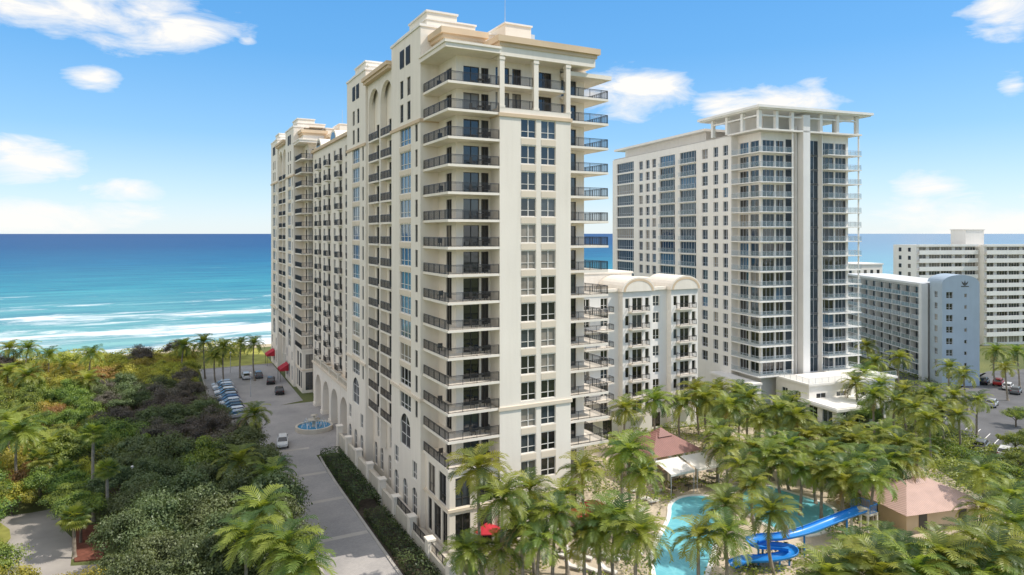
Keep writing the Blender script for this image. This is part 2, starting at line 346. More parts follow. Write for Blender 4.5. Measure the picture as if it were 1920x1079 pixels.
def beige_tower(name,label,loc):
    B=Bld(name,label,'tower',loc); w=MB()
    for (y0,y1) in ((8,19.5),(32.5,44)):
        wins=[];yc=(y0+y1)/2
        for k in range(13):
            if k in (0,): continue
            wins.append((y1-yc,FL[k]+.45,4.4,2.25,'triple',frame_w,9 if (k>3 and random.random()<.85) else None))
            wins.append((y1-(y0+1.5),FL[k]+.45,.9,2.1,'plain',frame_d))
        for k in (13,14):
            for dy in (-1.4,1.4): wins.append((y1-yc+dy,FL[k]+.5,1.3,2.3,'sash',frame_d))
        wins.append((y1-yc,FL[0]-1.2,4.0,4.2,'arch',frame_w))
        for dy in (-3.6,0,3.6): wins.append((y1-yc+dy,1.0,1.8,3.6,'arch',frame_w))
        for dy in (-3.6,3.6): wins.append((y1-yc+dy,5.6,1.7,2.2,'sash',frame_w))
        B.wall(w,(-.3,y1),-90,y1-y0,0,60.5,wins)
        for k in range(1,12):
            pm=MB();z=FL[k]+2.8; pm.box(-.36,-.3,yc-2.2,yc+2.2,z,z+.6); B.part('spandrel_panel',pm,panelm)
        for dy in (-1.2,1.2):
            g=MB();g.box(-.34,-.3,yc+dy-.8,yc+dy+.8,56.9,59.2)
            for i in range(7): g.box(-.40,-.34,yc+dy-.75+i*.23,yc+dy-.67+i*.23,57,59.1)
            B.part('vent_grille',g,frame_d)
    B.wall(w,(-.3,8),0,2.3,0,60.5); B.wall(w,(.9,19.5),180,1.2,0,60.5); B.wall(w,(-.3,32.5),0,1.2,0,60.5)
    wins=[]
    for k in range(14):
        for yc in (22.9,29.1): wins.append((32.5-yc,FL[k]+.03,3.2,2.4,'door',frame_d))
    for yc in (21,24,28,31): wins.append((32.5-yc,1.0,1.6,3.4,'arch',frame_w))
    for yc in (22.9,29.1): wins.append((32.5-yc,5.4,2.6,3.0,'triple',frame_w))
    B.wall(w,(.9,32.5),-90,13,0,58,wins)
    B.arch(w,(0.0,32.5),-90,.6,6.2,54.2,58,.5);B.arch(w,(0.0,32.5),-90,6.8,12.4,54.2,58,.5)
    w.box(0.01,.88,25.7,26.3,5,58); w.box(.01,.88,19.55,20.1,9.8,58);w.box(.01,.88,31.9,32.45,9.8,58)
    wins=[]
    for k in range(15): wins+=[(3.3,FL[k]+.03,1.7,2.4,'door',frame_d)]
    B.wall(w,(2,8),-90,5.5,9.5,56.1,wins)
    wins=[]
    for k in range(15): wins+=[(1.9,FL[k]+.03,2.0,2.4,'door',frame_d),(3.62,FL[k]+.03,.95,2.4,'door',frame_d)]
    B.wall(w,(2,2.5),0,4.3,9.5,56.1,wins)
    B.wall(w,(.3,8),-90,7.7,0,9.5,[(1.6,.8,1.2,3.8,'triple',frame_d),(4,.8,2.2,3.8,'triple',frame_d),(6.3,.8,1.5,3.8,'triple',frame_d),(2.2,5.3,2.2,3.4,'triple',frame_d),(5.6,5.3,2.2,3.4,'triple',frame_d)])
    B.wall(w,(.3,.3),0,6.0,0,9.5,[(1.6,.6,1.8,4,'triple',frame_d),(4.3,.6,1.8,4,'triple',frame_d),(1.6,5.4,1.8,3.2,'triple',frame_d),(4.3,5.4,1.8,3.2,'triple',frame_d)])
    wins=[]
    for k in range(-1,13):
        for xc in (10.05,12.72): wins.append((xc-6.3,Z0+FH*k+.4,2.0,2.15,'sash',frame_w))
    for xc in (8.4,11.1,13.8): wins.append((xc-6.3,.6,1.7,4.4,'arch',frame_d))
    B.wall(w,(6.3,0),0,9.5,0,50,wins)
    B.wall(w,(6.3,2.5),-90,2.5,9.5,50); B.wall(w,(15.8,0),90,3.5,0,50)
    for k in range(-1,12):
        if k==1: continue
        for xc in (10.05,12.72):
            pm=MB();z=Z0+FH*k+2.65;pm.box(xc-1.0,xc+1.0,-.035,0,z,z+.7);B.part('spandrel_panel',pm,panelm)
    w.box(6.3,15.8,0.0,2.5,49.98,50.05)
    B.wall(w,(6.3,2.5),0,9.5,50,56.1,[(1.6,50.1,1.8,2.2,'door',frame_d),(3.5,50.1,1.2,2.2,'door',frame_d),(7.2,50.1,2.2,2.2,'door',frame_d),(1.6,52.85,1.8,2.4,'door',frame_d),(3.5,52.85,1.2,2.4,'door',frame_d),(7.2,52.85,2.2,2.4,'door',frame_d)])
    w.box(6.9,15.2,.25,2.49,52.5,52.8)
    for x in (6.35,10.8,15.2):
        c=MB();c.box(x,x+.6,.05,.65,50.05,55.95);c.box(x-.06,x+.66,-.01,.71,55.5,55.8);c.box(x-.06,x+.66,-.01,.71,50.05,50.3);B.part('column',c,cream)
    for z in (50.05,52.8):
        for xa,xb in ((6.95,10.8),(11.4,15.2)):
            r=MB();rail(r,[(xa,.35,z),(xb,.35,z)]);B.part('railing',r,blackm)
    wins=[]
    for k in range(15): wins+=[(1.9,FL[k]+.03,2.2,2.4,'door',frame_d)]
    wins+=[(2,.3,2.2,3.6,'door',frame_d),(2,5.6,2.2,2.8,'triple',frame_d)]
    B.wall(w,(15.8,3.5),0,4.2,0,56.1,wins)
    wins=[]
    for k in range(15):
        for s_ in (3.5,9,15,21,27,33): wins.append((s_,FL[k]+.4,1.6,2.1,'sash',frame_w))
    B.wall(w,(20,3.5),90,40.5,0,58,wins); 
    wins=[]
    for k in range(15):
        for s_ in (3,8,12.5,17): wins.append((s_,FL[k]+.4,1.6,2.1,'sash',frame_w))
    B.wall(w,(20,44),180,20.3,0,58,wins)
    B.part('wall',w,cream)
    r=MB(); r.box(1.5,19.8,8.2,43.8,56.6,57.6);B.part('roof',r,roofg)
    r=MB();r.box(2.2,6.2,2.7,8.2,55.7,56.05);B.part('roof',r,roofg);r=MB();r.box(6.4,19.8,2.7,8.2,55.7,56.05); B.part('roof',r,roofg)
    r=MB(); r.prism([(-.45,7.98),(-.45,-.45),(6.25,-.45),(6.25,2.4),(2.05,2.4),(2.05,7.98)],56.0,56.5);r.prism([(-.6,7.97),(-.6,-.6),(6.24,-.6),(6.24,2.4),(2.0,2.4),(2.0,7.97)],56.5,56.75); B.part('roof_slab',r,cream)
    B.part('roof_slab',MB().box(15.9,22.4,.9,9.2,54.9,55.4),cream)
    for bx_ in ((6.3,19.3,-.05,8.1,55.95,57.25),(1.2,6.2,4,9,56.75,58.6),(.6,7,8.3,19.3,60.8,61.5),(.7,4.6,8.5,15,61.5,62.5),(.6,5.2,34,43.6,60.8,61.5),(.7,4.2,36,42.5,61.5,62.6)): B.part('parapet',MB().box(*bx_),cream)
    for bx_ in ((7.2,18.2,7.9,20,57.3,60.6),(9.8,13.4,5.5,12,57.3,61.5),(16.2,18.4,3.5,6.5,57.3,58.9),(8,17,22,40,57.6,59.4)): B.part('penthouse',MB().box(*bx_),cream)
    for (x0,x1,y0,y1,z) in ((5.9,19.8,-.5,8.2,57.0),(.6,6.6,3.5,8.0,58.3)):
        r=MB();r.box(x0+.3,x1-.3,y0+.3,y1,z,z+.45);r.box(x0,x1,y0,y1+.01,z+.45,z+1.15);B.part('cornice',r,tan)
    r=MB();r.box(-.75,.9,19.7,32.3,58,58.4);r.box(-1.0,.95,19.6,32.4,58.4,58.95);B.part('cornice',r,tan)
    for bx_ in ((-.45,3.2,7.88,19.62,60.5,60.8),(-.45,3.2,32.38,44.12,60.5,60.8),(.45,7.15,8.2,19.45,61.5,61.7),(.55,4.75,8.35,15.15,62.5,62.72),(.45,5.35,33.9,43.75,61.5,61.7),(.55,4.35,35.9,42.6,62.6,62.82),(7.05,18.35,7.75,20.15,60.6,60.8),(9.65,13.55,5.35,12.15,61.5,61.7),(16.05,18.55,3.35,6.65,58.9,59.1)): B.part('coping',MB().box(*bx_),white)
    a=MB();a.tube([(11,8,61.7),(11,8,65.5)],[.05,.02],6);B.part('antenna',a,frame_g)
    for (yy,x_) in ((10,15),(15,12),(28,12)):
        u=MB();zz=60.8 if yy<20 else 59.4;u.box(x_-1,x_+1,yy-.8,yy+.8,zz,zz+1.1);u.lathe([(.6,zz+1.1),(.6,zz+1.25),(0.01,zz+1.25)],12,(x_,yy));B.part('air_conditioner',u,frame_g)
    for z in (15.5,49.03):
        bm_=tan if z>40 else panelm
        r=MB();r.box(6.15,15.95,-.16,-.001,z,z+.4);r.box(6.15,6.299,-.001,2.4,z,z+.4);r.box(15.801,15.95,-.001,3.4,z,z+.4);B.part('belt_course',r,bm_)
        for (y0,y1) in ((8,19.5),(32.5,44)):
            r=MB();r.box(-.48,-.302,y0-.16,y1+.16,z,z+.4)
            if y0==8: r.box(-.302,2,7.84,7.998,z,z+.4)
            B.part('belt_course',r,bm_)
    r=MB();r.box(.1,6.3,.1,.298,5.0,5.3);r.box(.1,.298,.298,8,5.0,5.3);B.part('belt_course',r,panelm)
    B.part('belt_course',MB().box(6.31,15.8,-.2,-.002,5.1,5.4),panelm)
    poly=[(0,7.95),(0,0),(6.28,0),(6.28,2.48),(2.01,2.48),(2.01,7.95)]
    sm=MB();sm.prism(poly,-.28,0);smm=sm.mesh('balcony',cream)
    rm=MB();rail(rm,[(.08,7.9,0),(.08,.08,0),(6.22,.08,0)]);rmm=rm.mesh('railing',blackm)
    for k in range(15):
        o=link('balcony',smm,B.root,(0,0,FL[k]));link('railing',rmm,o)
    poly=[(15.82,3.48),(15.82,1.0),(22,1.0),(22,9.5),(20.02,9.5),(20.02,3.48)]
    sm=MB();sm.prism(poly,-.28,0);smm=sm.mesh('balcony',cream)
    rm=MB();rail(rm,[(15.9,1.08,0),(21.92,1.08,0),(21.92,9.4,0)]);rmm=rm.mesh('railing',blackm)
    for k in range(15):
        o=link('balcony',smm,B.root,(0,0,FL[k]));link('railing',rmm,o)
    sm=MB();sm.box(-.15,.89,-2.5,2.5,-.25,0);smm=sm.mesh('balcony',cream)
    rm=MB();rail(rm,[(-.08,2.4,0),(-.08,-2.4,0)]);rmm=rm.mesh('railing',blackm)
    for k in range(14):
        for yc in (22.9,29.1): o=link('balcony',smm,B.root,(0,yc,FL[k]));link('railing',rmm,o)
    B.finish(); return B
near=beige_tower('hotel_tower','tall cream hotel tower nearest the camera with black balcony rails at its corner',(28,69.5))
far=beige_tower('hotel_tower','matching cream hotel tower at the beach end of the driveway, left of the nearest tower',(28,156.5))

# ---- middle wing with entrance
B=Bld('hotel_wing','lower cream hotel wing with arched dormers between the two matching towers','building',(30.5,113.6)); w=MB(); wins=[]; Ly=42.8
for k in range(-1,14):
    for i,yc in enumerate((3,7.5,12,16.5,21.4,26.3,30.8,35.3,39.8)):
        if i%2==1: wins.append((Ly-yc,Z0+FH*k+.05,2.0,2.4,'door',frame_d))
        else: wins.append((Ly-yc,Z0+FH*k+.4,1.7,2.1,'sash',frame_w))
B.wall(w,(0,Ly),-90,Ly,0,53.5,wins); B.wall(w,(16,.0),90,Ly,0,53.5)
B.part('wall',w,cream)
r=MB();r.box(.1,15.9,.05,Ly-.05,52.8,53.4);B.part('roof',r,roofg)
r=MB();r.box(-.5,.6,0.02,Ly-.02,53.5,54.1);B.part('cornice',r,tan)
for y0 in (5.0,18.9,32.8):
    d=MB();n=12;c=y0+2.6
    prof=[(c+2.6*math.cos(PI*i/n),54.1+1.9*math.sin(PI*i/n)) for i in range(n+1)]
    for x0,x1 in ((-.3,2.5),):
        d.poly([(x0,p[0],p[1]) for p in prof]);d.poly([(x1,p[0],p[1]) for p in reversed(prof)])
        for a,b in zip(prof,prof[1:]): d.poly([(x0,a[0],a[1]),(x1,a[0],a[1]),(x1,b[0],b[1]),(x0,b[0],b[1])])
    o=B.part('dormer',d,cream)
    g=MB();g.poly([(-.33,c+1.9*math.cos(PI*i/n),54.2+1.35*math.sin(PI*i/n)) for i in range(n+1)]);link('pane',g.mesh('pane',PANES[0]),o)
sm=MB();sm.box(-.9,-.01,-1.4,1.4,-.22,0);smm=sm.mesh('balcony',cream);rm=MB();rail(rm,[(-.04,-1.35,0),(-.84,-1.35,0),(-.84,1.35,0),(-.04,1.35,0)]);rmm=rm.mesh('railing',blackm)
for k in range(0,14):
    for yc in (7.5,16.5,26.3,35.3): o=link('balcony',smm,B.root,(0,yc,FL[k]));link('railing',rmm,o)
p=MB();X0=-2.0
for i in range(5):
    y=2.0+i*7.2; p.box(X0,X0+1.2,y-.9,y+.9,0,8.2);p.box(X0-.12,X0+1.32,y-1.02,y+1.02,0,.7)
    if i<4: B.arch(p,(X0+.05,40),-90,40-y-6.3,40-y-.9,4.4,8.2,1.1,14,True)
p.box(X0,-.01,1.1,31.7,8.2,8.9);p.box(X0+1.2,-.01,1.1,2.4,0,8.2);p.box(X0+1.2,-.01,30.4,31.7,0,8.2);B.part('entrance_arcade',p,cream)
c=MB();c.box(X0-.35,-.01,.8,32.0,8.9,9.3);B.part('cornice',c,panelm)
b=MB();b.box(X0-.1,X0+.2,1.0,31.8,10.1,10.3)
for i in range(60): y=1.6+i*.5; b.box(X0-.02,X0+.14,y,y+.16,9.3,10.1)
for i in range(5): y=2.0+i*7.2; b.box(X0-.2,X0+.35,y-.45,y+.45,9.3,10.6)
B.part('balustrade',b,stone)
B.finish()

# ---- pool wing
B=Bld('hotel_wing','low seven-storey cream wing with two arched bays, behind the pool bar','building',(58,99)); w=MB(); ZP=[3.6+3.05*k for k in range(7)]
wins=[]
for k in range(7):
    for xc in (3.5,7.5,11.3,22.8,25.1): wins.append((xc,ZP[k]+.5,1.5,1.9,'sash',frame_w))
for xc in (3,8,12,17,22.8,28): wins.append((xc,.3,2.0,2.6,'door',frame_d))
wins=[q for q in wins if not(14.2<q[0]<21 or 24.2<q[0]<31.8) or q[1]<1]
B.wall(w,(0,0),0,32.4,0,25.4,wins);B.wall(w,(0,16),-90,16,0,25.4);B.wall(w,(32.4,0),90,16,0,25.4);B.wall(w,(32.4,16),180,32.4,0,25.4)
for x0,x1 in ((14.4,20.9),(25.3,31.7)):
    wl=[]
    for k in range(7): wl+=[(3.2,ZP[k]+.03,2.2,2.3,'door',frame_w),(1.0,ZP[k]+.5,.9,1.8,'plain',frame_w),(5.4,ZP[k]+.5,.9,1.8,'plain',frame_w)]
    B.wall(w,(x0,-1.2),0,x1-x0,0,25.4,wl);B.wall(w,(x0,0),-90,1.2,0,25.4);B.wall(w,(x1,-1.2),90,1.2,0,25.4)
    d=MB();n=14;c=(x0+x1)/2;hw=(x1-x0)/2+.4
    pr=[(c+hw*math.cos(PI*i/n),25.41+2.5*math.sin(PI*i/n)) for i in range(n+1)]
    d.poly([(p_[0],-1.6,p_[1]) for p_ in reversed(pr)]);d.poly([(p_[0],6,p_[1]) for p_ in pr])
    for a,b in zip(pr,pr[1:]): d.poly([(a[0],-1.6,a[1]),(b[0],-1.6,b[1]),(b[0],6,b[1]),(a[0],6,a[1])])
    o=B.part('arched_roof',d,cream)
    g=MB()
    for i in range(n):
        a0=PI*i/n;a1=PI*(i+1)/n
        g.poly([(c+3.35*math.cos(a1),-1.64,25.41+2.25*math.sin(a1)),(c+3.35*math.cos(a0),-1.64,25.41+2.25*math.sin(a0)),(c+2.9*math.cos(a0),-1.64,25.41+1.85*math.sin(a0)),(c+2.9*math.cos(a1),-1.64,25.41+1.85*math.sin(a1))])
    link('arch_trim',g.mesh('arch_trim',tan),o)
    sm=MB();sm.box(-2.0,2.0,-1.1,-.01,-.22,0);smm=sm.mesh('balcony',cream);rm=MB();rail(rm,[(-1.9,-.05,0),(-1.9,-1.03,0),(1.9,-1.03,0),(1.9,-.05,0)],1.0,.18,.02);rmm=rm.mesh('railing',blackm)
    for k in range(7): o=link('balcony',smm,B.root,(c,-1.2,ZP[k]));link('railing',rmm,o)
sm=MB();sm.box(-3.0,3.0,-1.5,-.01,-.25,0);smm=sm.mesh('balcony',cream);rm=MB();rail(rm,[(-2.9,-.05,0),(-2.9,-1.43,0),(2.9,-1.43,0),(2.9,-.05,0)],1.0,.18,.02);rmm=rm.mesh('railing',blackm)
for k in range(7): o=link('balcony',smm,B.root,(9.4,0,ZP[k]));link('railing',rmm,o)
B.part('wall',w,white)
r=MB();r.box(.1,32.3,.1,15.9,24.6,25.1);B.part('roof',r,roofg)
for bx_ in ((-.4,14.0,-.4,.6,25.4,25.9),(21.3,24.9,-.4,.6,25.4,25.9),(31.9,32.8,-.4,.6,25.4,25.9)): B.part('cornice',MB().box(*bx_),cream)
r=MB();r.box(8,22,6.2,14,25.1,28.2);r.box(7.8,22.2,6.05,14.2,28.2,28.5);B.part('penthouse',r,cream)
B.part('penthouse',MB().box(24,29,8,13,25.1,27),cream)
B.finish()

# ---- right tower
B=Bld('apartment_tower','white modern apartment tower with glass balconies and a flat overhanging roof crown','tower',(107.9,99.7),R_(-7.3)); w=MB(); RF=[6.6+3.05*k for k in range(17)]
wins=[]
def bl(p):
    r=random.random(); return 4 if r<p else 9 if r<p+.08 else None
for k in range(16):
    z=RF[k]
    for yc,ww,kind in ((11,1.7,'sash'),(14.4,1.7,'sash'),(18.4,2.2,'sash'),(25,6.6,'door'),(33.8,6.8,'door'),(39.9,1.9,'sash'),(43.0,1.9,'sash'),(46.4,1.9,'sash'),(54.8,9.4,'triple')):
        wins.append((62-yc,z+(.05 if kind=='door' else .3),ww,2.65 if kind!='sash' else 2.2,kind,frame_g,bl(.5) if kind!='sash' else bl(.3)))
B.wall(w,(0,62),-90,53,0,56.6,wins,.55);B.wall(w,(0,9),0,1.8,0,56.6)
wins=[];
for k in range(16): wins+=[(1.9,RF[k]+.03,2.8,2.6,'door',frame_g,bl(.3) if k>4 else 0),(5.2,RF[k]+.03,2.6,2.6,'door',frame_g,bl(.3) if k>4 else 3)]
B.wall(w,(1.8,9),-90,7.2,0,56.6,wins)
wins=[]
for k in range(16): wins+=[(1.9,RF[k]+.03,3.0,2.6,'door',frame_g,bl(.3) if k>4 else 0),(4.8,RF[k]+.03,2.0,2.6,'door',frame_g,bl(.3) if k>4 else 3),(7.2,RF[k]-.3,1.9,3.35,'plain',frame_g,4)]
B.wall(w,(1.8,1.8),0,8.5,0,56.6,[q for q in wins if q[1]+q[3]<56.5])
wins=[]
for k in range(16): wins+=[(2.4,RF[k]-.3,3.6,3.35,'door',frame_g,4),(6.6,RF[k]+.03,3.6,2.7,'door',frame_g,bl(.5)),(10.3,RF[k]+.03,3.0,2.7,'door',frame_g,bl(.5))]
B.wall(w,(12.6,1.8),0,12.4,0,56.6,[q for q in wins if q[1]+q[3]<56.5])
wins=[]
for k in range(16):
    for s_ in (6,16,26,36,46,54): wins.append((s_,RF[k]+.4,3,2.2,'triple',frame_g))
B.wall(w,(25,1.8),90,60.2,0,56.6,wins);B.wall(w,(25,62),180,25,0,56.6)
B.part('wall',w,white)
f=MB();f.box(10.5,12.3,-.6,3,0,60.2);B.part('fin_wall',f,finm)
for x in (9.95,12.75,16.9): B.part('mullion_fin',MB().box(x,x+.22,.9,1.95,0,58),white2)
r=MB();r.box(.2,24.8,.2,61.8,56.6,56.9);B.part('roof',r,roofg)
r=MB();r.box(-1.6,28.6,-1.6,19,61.0,61.5);r.box(-1.2,28.2,-1.2,18.6,60.75,61.0);B.part('roof_slab',r,white2)
B.part('roof_slab',MB().box(-.6,26.4,-.6,9.5,56.62,56.95),white);B.part('penthouse',MB().box(3,23,22,60,56.9,59.3),white);B.part('roof_slab',MB().box(1.0,25,20,63,59.3,59.85),white)
r=MB();r.box(5,20,5,17,56.95,60.7);B.part('penthouse',r,white)
for (x,y) in [(-.2,0),(4,0),(8,0),(15.5,0),(20,0),(25.4,0),(-.2,5),(-.2,10),(-.2,15),(25.4,6),(25.4,14)]:
    c=MB();c.box(x-.35,x+.35,y-.35,y+.35,56.96,60.7);B.part('column',c,white2)
B.part('beam',MB().box(-.35,25.6,-.25,.2,59.5,59.8),white2);B.part('beam',MB().box(-.4,-.05,.25,15,59.5,59.8),white2)
poly=[(-.2,8.9),(-.2,-.2),(8.4,-.2),(8.4,1.78),(1.79,1.78),(1.79,8.9)]
sm=MB();sm.prism(poly,-.18,0);smm=sm.mesh('balcony',white2)
mf=MB();mg=MB();grail(mf,mg,[(-.12,8.8,0),(-.12,-.12,0),(8.3,-.12,0)]);rm1=mf.mesh('railing',frame_g);rm2=mg.mesh('glass_panel',grailm)
for k in range(16): o=link('balcony',smm,B.root,(0,0,RF[k]));link('railing',rm1,o);link('glass_panel',rm2,o)
poly=[(17.2,1.78),(17.2,-.5),(26.4,-.5),(26.4,8),(25.05,8),(25.05,1.78)]
sm=MB();sm.prism(poly,-.18,0);smm=sm.mesh('balcony',white2)
mf=MB();mg=MB();grail(mf,mg,[(17.3,1.7,0),(17.3,-.42,0),(26.3,-.42,0),(26.3,7.9,0)]);rm1=mf.mesh('railing',frame_g);rm2=mg.mesh('glass_panel',grailm)
for k in range(16): o=link('balcony',smm,B.root,(0,0,RF[k]));link('railing',rm1,o);link('glass_panel',rm2,o)
for (yc,hw) in ((25,3.4),(33.8,3.5)):
    sm=MB();sm.box(-.5,-.01,-hw,hw,-.18,0);smm=sm.mesh('balcony',white2);mf=MB();mg=MB();grail(mf,mg,[(-.44,hw-.05,0),(-.44,-hw+.05,0)]);rm1=mf.mesh('railing',frame_g);rm2=mg.mesh('glass_panel',grailm)
    for k in range(16): o=link('balcony',smm,B.root,(0,yc,RF[k]));link('railing',rm1,o);link('glass_panel',rm2,o)
for xx in (8.1,25.9):
    c=MB();c.box(xx,xx+.22,-.15,.12,6.6,56.6);B.part('corner_post',c,white2)
w2=MB();B.wall(w2,(4,-9),0,22,0,6.4,[(3+i*5,.8,2.4,4,'triple',frame_g) for i in range(4)]);B.wall(w2,(4,-.02),-90,8.98,0,6.4,[(2.5,.8,1.6,4,'triple',frame_g),(6,.8,1.6,4,'triple',frame_g)]);B.wall(w2,(26,-9),90,9,0,6.4)
w2.box(3.6,26.4,-9.4,-.96,6.4,6.8);B.part('podium',w2,white)
w2=MB();B.wall(w2,(-3,12),-90,12.5,0,5.2,[(3,.6,2.2,3.4,'triple',frame_g),(8,.6,2.2,3.4,'triple',frame_g)]);B.wall(w2,(-3,-.5),0,2.9,0,5.2);w2.box(-3.3,-.05,-.8,12.3,5.2,5.6);B.part('podium',w2,white)
mf=MB();mg=MB();grail(mf,mg,[(3.8,-1,6.8),(3.8,-9.2,6.8),(26.2,-9.2,6.8)]);o=B.part('railing',mf,frame_g);link('glass_panel',mg.mesh('glass_panel',grailm),o)
B.finish()

# ---- white flat-roof pavilion
x,y=G(1600,794)
B=Bld('pavilion','low white pavilion with a flat roof in front of the modern tower','pavilion',(x-6,y-1),R_(-7.3)); w=MB()
B.wall(w,(0,0),0,12,0,3.2,[(2.2,.2,2.6,2.6,'door',frame_g),(6.2,.2,3.6,2.6,'door',frame_g),(10.2,.2,2.4,2.6,'door',frame_g)]);B.wall(w,(0,8),-90,8,0,3.2,[(2.2,.2,2.4,2.6,'door',frame_g),(5.8,.2,2.4,2.6,'door',frame_g)]);B.wall(w,(12,0),90,8,0,3.2);B.wall(w,(12,8),180,12,0,3.2);B.part('wall',w,white)
r=MB();r.box(-.8,12.8,-.8,8.8,3.2,3.65);r.box(-.6,12.6,-.6,8.6,3.65,3.85);B.part('roof',r,white2);B.finish()

# ---- grey resort
B=Bld('resort_building','grey glazed balcony block with a pale blue arched stair tower, right of the white tower','building',(163.8,98.6),R_(-29)); w=MB(); GF=[1.2+2.7*k for k in range(8)]
wins=[]
for k in range(8):
    for i in range(9): wins.append((2.2+i*4.25,GF[k]+.05,3.8,2.35,'door',frame_g,4 if random.random()<.6 else 1))
B.wall(w,(0,42),-90,39,0,23.2,wins);B.wall(w,(0,3.0),0,10,0,23.2);B.wall(w,(10,3),90,39,0,23.2);B.wall(w,(10,42),180,10,0,23.2)
w.box(-1.5,-.02,2.0,3.4,0,23.6);w.box(-1.5,0,41.6,42.2,0,23.6);w.box(-1.6,10.2,3.41,42.3,23.2,23.7);B.part('wall',w,greywall)
sm=MB();sm.box(-1.5,-.01,3.42,41.58,-.15,0);smm=sm.mesh('balcony',greywall);mf=MB();mg=MB();grail(mf,mg,[(-1.42,41.5,0),(-1.42,3.5,0)])
for i in range(1,9): mf.box(-1.5,-.05,3+i*4.25-.06,3+i*4.25+.06,0,2.45)
grail2=railglass('grey_rail_glass',(.19,.25,.29),.8)
rm1=mf.mesh('railing',greywall);rm2=mg.mesh('glass_panel',grail2)
for k in range(8): o=link('balcony',smm,B.root,(0,0,GF[k]));link('railing',rm1,o);link('glass_panel',rm2,o)
w=MB();wl=[]
for k in range(8): wl.append((1.7,GF[k]+.4,1.5,1.5,'sash',frame_g));wl.append((5.4,GF[k]+.6,.6,.9,'plain',frame_g))
B.wall(w,(.4,-3),0,8.6,0,24,wl);B.wall(w,(.4,1.99),-90,4.99,0,24,[(2.5,GF[k]+.4,1.2,1.5,'sash',frame_g) for k in range(8)]);B.wall(w,(9,-3),90,6,0,24)
n=14;pr=[(4.7+4.3*math.cos(PI*i/n),24+2.0*math.sin(PI*i/n)) for i in range(n+1)]
w.poly([(p_[0],-3,p_[1]) for p_ in reversed(pr)]);w.poly([(p_[0],2.99,p_[1]) for p_ in pr])
for a,b in zip(pr,pr[1:]): w.poly([(a[0],-3,a[1]),(b[0],-3,b[1]),(b[0],2.99,b[1]),(a[0],2.99,a[1])])
B.part('stair_tower',w,greyblue)
e=MB();c=(5.6,-3.06,23.4);L=1.4
for k in range(3):
    a=R_(55+35*k)
    e.poly([c,(c[0]+L*.5*math.cos(a-.25),c[1],c[2]+L*.5*math.sin(a-.25)),(c[0]+L*math.cos(a),c[1],c[2]+L*math.sin(a)),(c[0]+L*.5*math.cos(a+.25),c[1],c[2]+L*.5*math.sin(a+.25))])
e.poly([(4.7,c[1],23.2),(6.5,c[1],23.2),(6.5,c[1],23.4),(4.7,c[1],23.4)])
B.part('emblem',e,frame_d);B.finish()

# ---- far white slab
B=Bld('apartment_block','wide white apartment block with banded balconies at the far right edge','building',(213,133.4),R_(-16.8)); w=MB(); AF=[.6+2.6*k for k in range(12)]
for (x0,x1,y0,nf) in ((0,22,0,12),(22,58,-3,12)):
    wl=[]
    for k in range(nf):
        n=int((x1-x0)/4.4)
        for i in range(n): wl.append(((x1-x0)/n*(i+.5),AF[k]+.2,4.0 if (i%3) else 2.6,2.1,'door',frame_w,random.choice((1,0,2,1))))
    B.wall(w,(x0,y0),0,x1-x0,0,32,wl,.3)
B.wall(w,(0,10),-90,10,0,32,[(s_,AF[k]+.6,1.3,1.3,'sash',frame_d) for k in range(12) for s_ in (3,7)]);B.wall(w,(22,0),-90,3,0,32);B.wall(w,(58,-3),90,13,0,32);B.wall(w,(58,10),180,58,0,32)
B.part('wall',w,white)
r=MB();r.prism([(0.1,.1),(22.1,.1),(22.1,-2.9),(57.9,-2.9),(57.9,9.9),(.1,9.9)],31.2,31.7);B.part('roof',r,roofg)
r=MB();r.box(21,28,3,9,31.7,36.8);r.box(20.8,28.2,2.8,9.2,36.8,37.1);B.part('lift_house',r,white)
for (x0,x1,y0) in ((.0,21.6,0),(21.7,58.0,-3)):
    sm=MB();sm.box(x0,x1,y0-1.3,y0-.01,-.2,0);sm.box(x0,x1,y0-1.3,y0-1.18,0,1.15);smm=sm.mesh('balcony',white2)
    for k in range(1,12): link('balcony',smm,B.root,(0,0,AF[k]))
    B.part('eaves',MB().box(x0,x1,y0-1.3,y0-.02,31.5,32.2),white2)
B.finish()
x,y=G(1622,0,0,255)
B=Bld('apartment_block','small pale block seen between the modern tower and the grey resort','building',(x-6,y),R_(-10)); w=MB()
wl=[(2+i*3,1+2.8*k,1.4,1.5,'sash',frame_d) for k in range(8) for i in range(4)]
B.wall(w,(0,0),0,13,0,24,wl);B.wall(w,(0,12),-90,12,0,24,[(2+i*4,1+2.8*k,1.4,1.5,'sash',frame_d) for k in range(8) for i in range(3)]);B.wall(w,(13,0),90,12,0,24);w.box(-.3,13.3,-.3,12.3,24,24.5);B.part('wall',w,white);B.finish()

# ---------------------------------------------------------------- setting
def groundmat():
    m,nt,out=newmat('ground_soil_grass');L=nt.links
    b=N(nt,'ShaderNodeBsdfPrincipled');b.inputs['Roughness'].default_value=.95
    geo=N(nt,'ShaderNodeNewGeometry');n1=N(nt,'ShaderNodeTexNoise',Scale=.06,Detail=8.0);L.new(geo.outputs['Position'],n1.inputs['Vector'])
    n2=N(nt,'ShaderNodeTexNoise',Scale=1.8,Detail=5.0);L.new(geo.outputs['Position'],n2.inputs['Vector'])
    c=mixc(nt,mathn(nt,'MULTIPLY_ADD',n1.outputs[0],3,-1,True),(.09,.12,.032),(.18,.19,.055)); c=mixc(nt,mathn(nt,'MULTIPLY',n2.outputs[0],.5),c,(.05,.06,.022))
    L.new(c,b.inputs['Base Color']);bp=N(nt,'ShaderNodeBump',Strength=.5,Distance=.2);L.new(n2.outputs[0],bp.inputs['Height']);L.new(bp.outputs[0],b.inputs['Normal']);L.new(b.outputs[0],out.inputs[0]);return m
